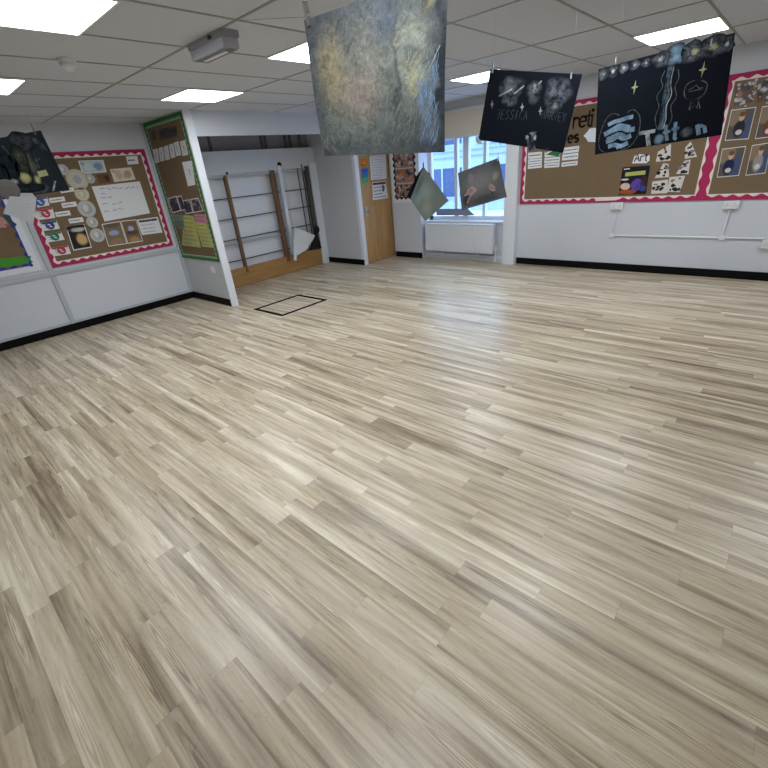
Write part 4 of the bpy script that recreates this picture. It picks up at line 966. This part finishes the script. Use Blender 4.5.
for pl in ([(-0.488,1.719),(-0.483,1.673)], [(-0.480,1.718),(-0.487,1.677)], [(-0.456,1.716),(-0.440,1.675)], [(-0.473,1.682),(-0.473,1.706),(-0.454,1.679),(-0.453,1.711)]): o.ribbon(TOT, pl, W_+.001, D, CS, bowT)
# striped planet
for pl, w_ in (([(-0.864,1.653),(-0.832,1.664),(-0.801,1.668),(-0.771,1.675),(-0.740,1.678)], .020), ([(-0.878,1.606),(-0.851,1.618),(-0.814,1.628),(-0.789,1.630),(-0.756,1.617),(-0.723,1.618)], .024), ([(-0.862,1.619),(-0.828,1.635),(-0.804,1.646),(-0.778,1.641),(-0.746,1.630)], .014),
               ([(-0.863,1.570),(-0.832,1.577),(-0.802,1.591),(-0.769,1.578),(-0.736,1.589)], .024), ([(-0.862,1.585),(-0.829,1.596),(-0.801,1.605),(-0.765,1.592)], .012), ([(-0.848,1.544),(-0.815,1.550),(-0.782,1.541),(-0.746,1.554)], .022)):
    o.ribbon(TOT, smooth(pl), w_, D+.0002, CBL, bowT)
o.ribbon(TOT, [(-0.801,1.540),(-0.796,1.527)], .008, D, CBL, bowT)
o.ribbon(TOT, smooth([(-0.811,1.693),(-0.845,1.705),(-0.874,1.689),(-0.892,1.649),(-0.903,1.589),(-0.893,1.538),(-0.863,1.517)]), W_, D, CTHIN, bowT)
o.ribbon(TOT, smooth([(-0.773,1.700),(-0.747,1.711),(-0.715,1.687),(-0.701,1.651),(-0.699,1.604),(-0.711,1.564),(-0.737,1.534),(-0.785,1.519)]), W_, D, CTHIN, bowT)
# lettering
for pl, w_, m in (([(-0.695,1.594),(-0.621,1.598)], .018, CW), ([(-0.658,1.593),(-0.640,1.530)], .020, CW), ([(-0.577,1.620),(-0.558,1.546)], .016, CBL), ([(-0.584,1.586),(-0.550,1.589)], .013, CBL), ([(-0.534,1.628),(-0.525,1.554),(-0.516,1.548)], .016, CBL), ([(-0.547,1.597),(-0.513,1.600)], .013, CBL),
               ([(-0.437,1.606),(-0.421,1.559)], .018, CBL), ([(-0.429,1.586),(-0.419,1.600),(-0.405,1.592),(-0.395,1.565)], .015, CBL)):
    o.ribbon(TOT, pl, w_, D+.0004, m, bowT)
o.blob(TOT, (-0.596,1.556), .026, .028, D+.0004, CBL, bowT, .02, 3); o.blob(TOT, (-0.476,1.576), .030, .026, D+.0004, CS, bowT, .03, 5)
tag(o.build('hanging_chalk_drawing'), 'dark chalk drawing reading Totton with a striped blue planet', 'drawing', 'hanging chalk drawings')
peg(TOT, (q[0][0]+.085, q[0][1]+.022), bowT(*q[0]), 'pale clothes peg on the Totton drawing at its end nearer the other dark drawing', 0, paint('grey_peg_pale', (150, 152, 155), .6), .40)
peg(TOT, (q[1][0]-.085, q[1][1]-.022), bowT(*q[1]), 'pale clothes peg on the Totton drawing below the ceiling light', 0, paint('grey_peg_pale', (150, 152, 155), .6), .40)
# 3 drawing with two names
q = [(-1.625,2.046),(-1.047,1.921),(-1.115,1.533),(-1.701,1.662)]
bowJ = lambda u, v: .008*math.sin((u+2)*7)
o = MB().sheet(JES, q, bowJ, NAVY, NAVYB, 20, 12)
for p_, ru, rv, m, s in (((-1.479,1.920), .088, .072, CS, 1), ((-1.483,1.869), .055, .05, CS, 5), ((-1.330,1.879), .050, .066, CS, 2), ((-1.182,1.853), .090, .085, CS, 3), ((-1.197,1.808), .062, .062, CS, 8)):
    o.blob(JES, p_, ru, rv, D, m, bowJ, .09, s)
for a, b_ in (((150,335), (275,270)),): pass
o.ribbon(JES, [(-1.558,1.893),(-1.472,1.917)], .008, D+.0004, CW, bowJ); o.ribbon(JES, [(-1.457,1.890),(-1.394,1.923)], .009, D+.0004, CW, bowJ)
o.blob(JES, (-1.325,1.896), .022, .030, D+.0004, CW, bowJ, .15, 11); o.ribbon(JES, [(-1.308,1.913),(-1.285,1.929)], .008, D+.0004, CW, bowJ); o.blob(JES, (-1.193,1.788), .035, .025, D+.0004, CS, bowJ, .1, 12)
for c in ((-1.606,1.855), (-1.401,1.812), (-1.281,1.775)):
    w_, h_ = .014, .026
    o.fill(JES, [(c[0]-w_, c[1]), (c[0]-.004, c[1]+.005), (c[0], c[1]+h_), (c[0]+.004, c[1]+.005), (c[0]+w_, c[1]), (c[0]+.004, c[1]-.005), (c[0], c[1]-h_), (c[0]-.004, c[1]-.005)], D+.0002, CW, bowJ)
LET = {'J': [[(.1, 1), (.8, 1)], [(.6, 1), (.6, .2), (.4, 0), (.1, .1)]], 'E': [[(.75, 1), (.1, 1), (.1, 0), (.75, 0)], [(.1, .5), (.6, .5)]], 'S': [[(.75, .9), (.4, 1), (.1, .8), (.3, .55), (.7, .42), (.75, .15), (.4, 0), (.1, .1)]],
       'I': [[(.4, 0), (.4, 1)]], 'C': [[(.75, .85), (.45, 1), (.12, .7), (.12, .3), (.45, 0), (.78, .15)]], 'A': [[(.05, 0), (.42, 1), (.8, 0)], [(.2, .4), (.66, .4)]], 'H': [[(.1, 0), (.1, 1)], [(.75, 0), (.75, 1)], [(.1, .5), (.75, .5)]],
       'R': [[(.1, 0), (.1, 1), (.6, 1), (.75, .78), (.6, .52), (.1, .52)], [(.4, .52), (.8, 0)]], 'V': [[(.05, 1), (.42, 0), (.8, 1)]], 'Y': [[(.05, 1), (.42, .5), (.8, 1)], [(.42, .5), (.42, 0)]],
       'M': [[(.05, 0), (.1, 1), (.42, .4), (.75, 1), (.8, 0)]], 'P': [[(.1, 0), (.1, 1), (.6, 1), (.75, .75), (.6, .5), (.1, .5)]], 'O': [[(.42, 0), (.1, .3), (.1, .7), (.42, 1), (.75, .7), (.75, .3), (.42, 0)]]}
def write(o, txt, a, b_, top, w_, m, fr, bow):
    n_ = len(txt)
    for i, ch in enumerate(txt):
        if ch == ' ': continue
        for pl in LET[ch]:
            pts = []
            for x, y in pl:
                s = (i+x)/n_
                base = [a[k]+(b_[k]-a[k])*s for k in (0, 1)]
                pts.append((base[0]+(top[0]-a[0])*y, base[1]+(top[1]-a[1])*y))
            o.ribbon(fr, pts, w_, D+.0003, m, bow)
write(o, 'JESSICA', (-1.577,1.769), (-1.361,1.738), (-1.566,1.819), .004, CDIM, JES, bowJ)
write(o, 'HARVEY', (-1.275,1.736), (-1.116,1.696), (-1.269,1.780), .004, CDIM, JES, bowJ)
o.blob(JES, (-1.319,1.659), .024, .012, D, CW, bowJ, .2, 2); o.ribbon(JES, [(-1.316,1.648),(-1.318,1.610),(-1.305,1.565)], .024, D, CS, bowJ); o.ribbon(JES, [(-1.324,1.616),(-1.333,1.564)], .016, D, CS, bowJ)
o.ribbon(JES, [(-1.354,1.643),(-1.347,1.607),(-1.339,1.573)], .016, D, CS, bowJ); o.blob(JES, (-1.357,1.643), .014, .014, D+.0002, CW, bowJ, .1, 4); o.blob(JES, (-1.305,1.634), .012, .018, D+.0002, CW, bowJ, .1, 6)
write(o, 'MY', (-1.608,1.627), (-1.515,1.607), (-1.602,1.643), .0035, CTHIN, JES, bowJ); write(o, 'MJ', (-1.260,1.549), (-1.209,1.543), (-1.256,1.568), .0035, CTHIN, JES, bowJ)
o.prism(JES, [(-1.719,1.689),(-1.661,1.631),(-1.710,1.641)], .002, .014, paint('grey_paper', (150, 152, 156), .9))
tag(o.build('hanging_chalk_drawing'), 'dark chalk drawing with cloud shapes and two chalked names', 'drawing', 'hanging chalk drawings')
peg(JES, (q[0][0]+.02, q[0][1]+.005), bowJ(*q[0]), 'grey clothes peg on the corner of the drawing with two names', -.05, paint('grey_peg', (110, 118, 128), .5))
peg(JES, (q[1][0]-.06, q[1][1]+.0), bowJ(*q[1]), 'pale clothes peg on the drawing with two names nearer the Totton drawing', 0, paint('grey_peg_pale', (150, 152, 155), .6), .40)
# 4 drawing by the side wall
q = [(0.720,1.955),(1.140,2.026),(1.179,1.608),(0.731,1.584)]
bowL = lambda u, v: .006*math.sin(u*8)
art4 = blotches('moon_drawing', (28, 36, 42), [(.66, .86, .13, .17, (120, 130, 146), .8), (.62, .52, .08, .26, (108, 116, 92), .8), (.42, .5, .14, .3, (70, 92, 88), .75), (.60, .24, .07, .09, (178, 184, 130), .95), (.56, .1, .2, .1, (92, 98, 104), .7), (.74, .5, .2, .5, (38, 44, 50), .6), (.90, .75, .05, .08, (60, 70, 90), .6)], .95, .5, 22, .12, edge=.3)
o = MB().sheet(LP, q, bowL, art4, NAVY, 14, 10)
o.fill(LP, [(1.008,1.752),(1.069,1.762),(1.073,1.722),(1.008,1.712)], .0085, chalk('lemon_chalk', (176, 176, 130), .8, 120)); o.fill(LP, [(1.095,1.680),(1.109,1.679),(1.069,1.609),(1.054,1.608)], .0085, CW)
CS2 = chalk('misty_chalk', (112, 120, 132), .35, 60); CY2 = chalk('mossy_chalk', (104, 110, 84), .35, 60); CT2 = chalk('deep_teal_chalk', (52, 72, 74), .35, 60)
for c_, ru, rv, m, s_ in (((0.991,1.951), .085, .07, CS2, 1), ((0.937,1.835), .05, .11, CY2, 2), ((0.919,1.715), .04, .045, chalk('lemon_chalk', (176, 176, 130), .8, 120), 3), ((0.855,1.798), .06, .09, CT2, 4), ((0.921,1.644), .11, .03, CT2, 6), ((1.077,1.955), .03, .03, CS2, 7), ((0.842,1.694), .03, .025, CW, 8)): o.blob(LP, c_, ru, rv, .0084+.0001*s_, m, None, .05, s_)
for pl in ([(1.033,1.867),(1.034,1.777)], [(1.025,1.820),(1.063,1.840)], [(1.023,1.789),(1.057,1.797)], [(1.111,1.938),(1.127,1.885)]): o.ribbon(LP, pl, .007, .0088, CS)
for pl in ([(0.809,1.811),(0.829,1.779),(0.827,1.727)], [(0.861,1.930),(0.877,1.899),(0.877,1.828)], [(0.944,1.876),(0.896,1.806),(0.886,1.754)]): o.ribbon(LP, pl, .012, .0088, CTHIN)
tag(o.build('hanging_chalk_drawing'), 'dark chalk drawing with pale yellow patches hanging before the side wall', 'drawing', 'hanging chalk drawings')
peg(LP, ((1.093,2.028)[0], (1.092,2.024)[1]), bowL(*(1.092,2.024)), 'dark clothes peg on the drawing hanging before the side wall', .1, paint('aged_peg', (84, 82, 78), .6, .2, 60))
q = [(0.771,1.601),(0.929,1.576),(0.843,1.401),(0.690,1.492)]
o = MB().sheet(LS, q, lambda u, v: .008*math.sin(u*14+v*5), paint('grey_sheet', (186, 190, 194), .9, .06, 14), None, 8, 8)
o.prism(LS, [(a, b_) for a, b_ in [(0.771,1.601), (0.929,1.576), ((0.922,1.577)[0], (0.934,1.609)[1]), ((0.775,1.601)[0], (0.785,1.625)[1])]], -.0285, -.026, paint('grey_sheet', (186, 190, 194), .9, .06, 14))
for i in range(6):
    a, b_ = [(q[0][k]*(1-(i+1)/7)+q[3][k]*(i+1)/7) for k in (0, 1)], [(q[1][k]*(1-(i+1)/7)+q[2][k]*(i+1)/7) for k in (0, 1)]
    o.ribbon(LS, [(a[0]*.85+b_[0]*.15, a[1]*.85+b_[1]*.15), (a[0]*.2+b_[0]*.8, a[1]*.2+b_[1]*.8)], .0025, .010, paint('grey_ink', (170, 172, 184), .8))
tag(o.build('hanging_sheet'), 'pale grey sheet hanging below the dark drawing before the side wall', 'paper')
o = MB().lathe(LS(*(0.783,1.644), -.02), (1, 0, 0), [(.062, 0), (.070, .006), (.066, .014), (.03, .02)], blotches('grey_pompom', (104, 100, 98), [(.5, .5, .5, .5, (130, 126, 124), .7)], .95, .5, 20), 20)
tag(o.build('paper_disc'), 'round grey paper disc at the lower edge of the dark drawing by the side wall', 'paper')
# 5, 6 drawings by the window
q = [(-1.523,1.517),(-1.238,1.138),(-1.527,0.927),(-1.698,1.183)]
bowP = lambda u, v: .015*math.sin((u+3)*5+1)
grn = blotches('grey_green_drawing', (112, 122, 118), [(.4, .6, .3, .4, (134, 148, 142), .8), (.7, .3, .3, .3, (142, 140, 128), .8), (.3, .25, .2, .3, (120, 144, 146), .8), (.1, .5, .1, .5, (80, 92, 92), .8)], .95, .45, 20, .14, edge=.1)
o = MB().sheet(PA, q, bowP, grn, NAVY, 12, 12)
fl = [(-1.523,1.517),(-1.698,1.183),(-1.745,1.208),(-1.608,1.426)]
o.fill(PA, fl, .0, NAVY, bowP); o.fill(PA, fl, -.004, NAVY, bowP)
o.ribbon(PA, [(-1.466,1.453),(-1.447,1.421)], .012, .0025, paint('dark_tape', (30, 44, 44), .6), bowP)
tag(o.build('hanging_chalk_drawing'), 'grey-green drawing hanging by one corner in front of the window, tipped like a diamond', 'drawing', 'hanging chalk drawings')
peg(PA, (q[0][0], q[0][1]-.005), bowP(*q[0]), 'clothes peg on the top corner of the tipped grey-green drawing', .0, paint('aged_peg', (84, 82, 78), .6, .2, 60))
q = [(-1.109,1.422),(-0.672,1.532),(-0.571,1.146),(-1.068,1.035)]
bowQ = lambda u, v: .012*math.sin((u+3)*6)
d6 = blotches('charcoal_drawing', (100, 103, 106), [(.5, .6, .5, .4, (134, 136, 136), .8), (.85, .6, .1, .16, (176, 185, 148), .45), (.3, .75, .1, .2, (148, 136, 140), .7), (.12, .25, .12, .3, (54, 54, 61), .9), (.5, .12, .5, .16, (69, 69, 75), .8), (.9, .9, .15, .12, (75, 79, 81), .8)], .95, .6, 22, .14, edge=.2)
o = MB().sheet(PB, q, bowQ, d6, NAVY, 14, 10)
PK = chalk('pink_chalk', (196, 168, 166), .55, 140, (90, 84, 84))
o.fill(PB, [(-1.048,1.179),(-0.995,1.249),(-0.940,1.284),(-0.901,1.257),(-0.908,1.214),(-0.955,1.188),(-1.003,1.191)], .0015, PK, bowQ); o.ribbon(PB, [(-0.955,1.198),(-0.984,1.153),(-1.003,1.109)], .016, .0018, PK, bowQ); o.blob(PB, (-1.009,1.072), .014, .012, .0018, CW, bowQ, .2, 3)
o.fill(PB, [(-0.777,1.270),(-0.747,1.293),(-0.700,1.258),(-0.692,1.219),(-0.719,1.209),(-0.765,1.234)], .0015, PK, bowQ); o.ribbon(PB, [(-0.729,1.213),(-0.721,1.173),(-0.712,1.137)], .024, .0018, CS, bowQ)
tag(o.build('hanging_chalk_drawing'), 'charcoal drawing with two pale pink shapes hanging in front of the window', 'drawing', 'hanging chalk drawings')
peg(PB, (q[1][0]-.008, q[1][1]-.002), bowQ(*q[1]), 'pale clothes peg on the upper corner of the charcoal drawing by the column', .0, PLASTIC)
ln = MB().tube(PB(q[1][0], q[1][1], .0), (-3.12, 6.405, 1.75), .0022, PLASTIC, 6)
tag(ln.build('guy_line'), 'white string from the charcoal drawing to the white column', 'string')

# ------------------------------------------------------------------ sky, camera, view
w = bpy.data.worlds.new('sky'); bpy.context.scene.world = w; w.use_nodes = True
bg = w.node_tree.nodes['Background']; bg.inputs[0].default_value = (.52, .74, 1.0, 1); bg.inputs[1].default_value = 3.0
cam = bpy.data.cameras.new('camera'); co = bpy.data.objects.new('camera', cam); C.objects.link(co)
cam.sensor_width = 36; cam.lens = 19.8513; cam.clip_start = .02
co.matrix_world = Matrix(((0.752809,-0.240766,0.612626,0.000000),(0.652475,0.395842,-0.646209,0.000000),(-0.086918,0.886195,0.455087,1.555000),(0.000000,0.000000,0.000000,1.000000)))
bpy.context.scene.camera = co
vs = bpy.context.scene.view_settings
vs.view_transform = 'Standard'; vs.look = 'None'; vs.gamma = 1; vs.use_curve_mapping = False; vs.exposure = .64
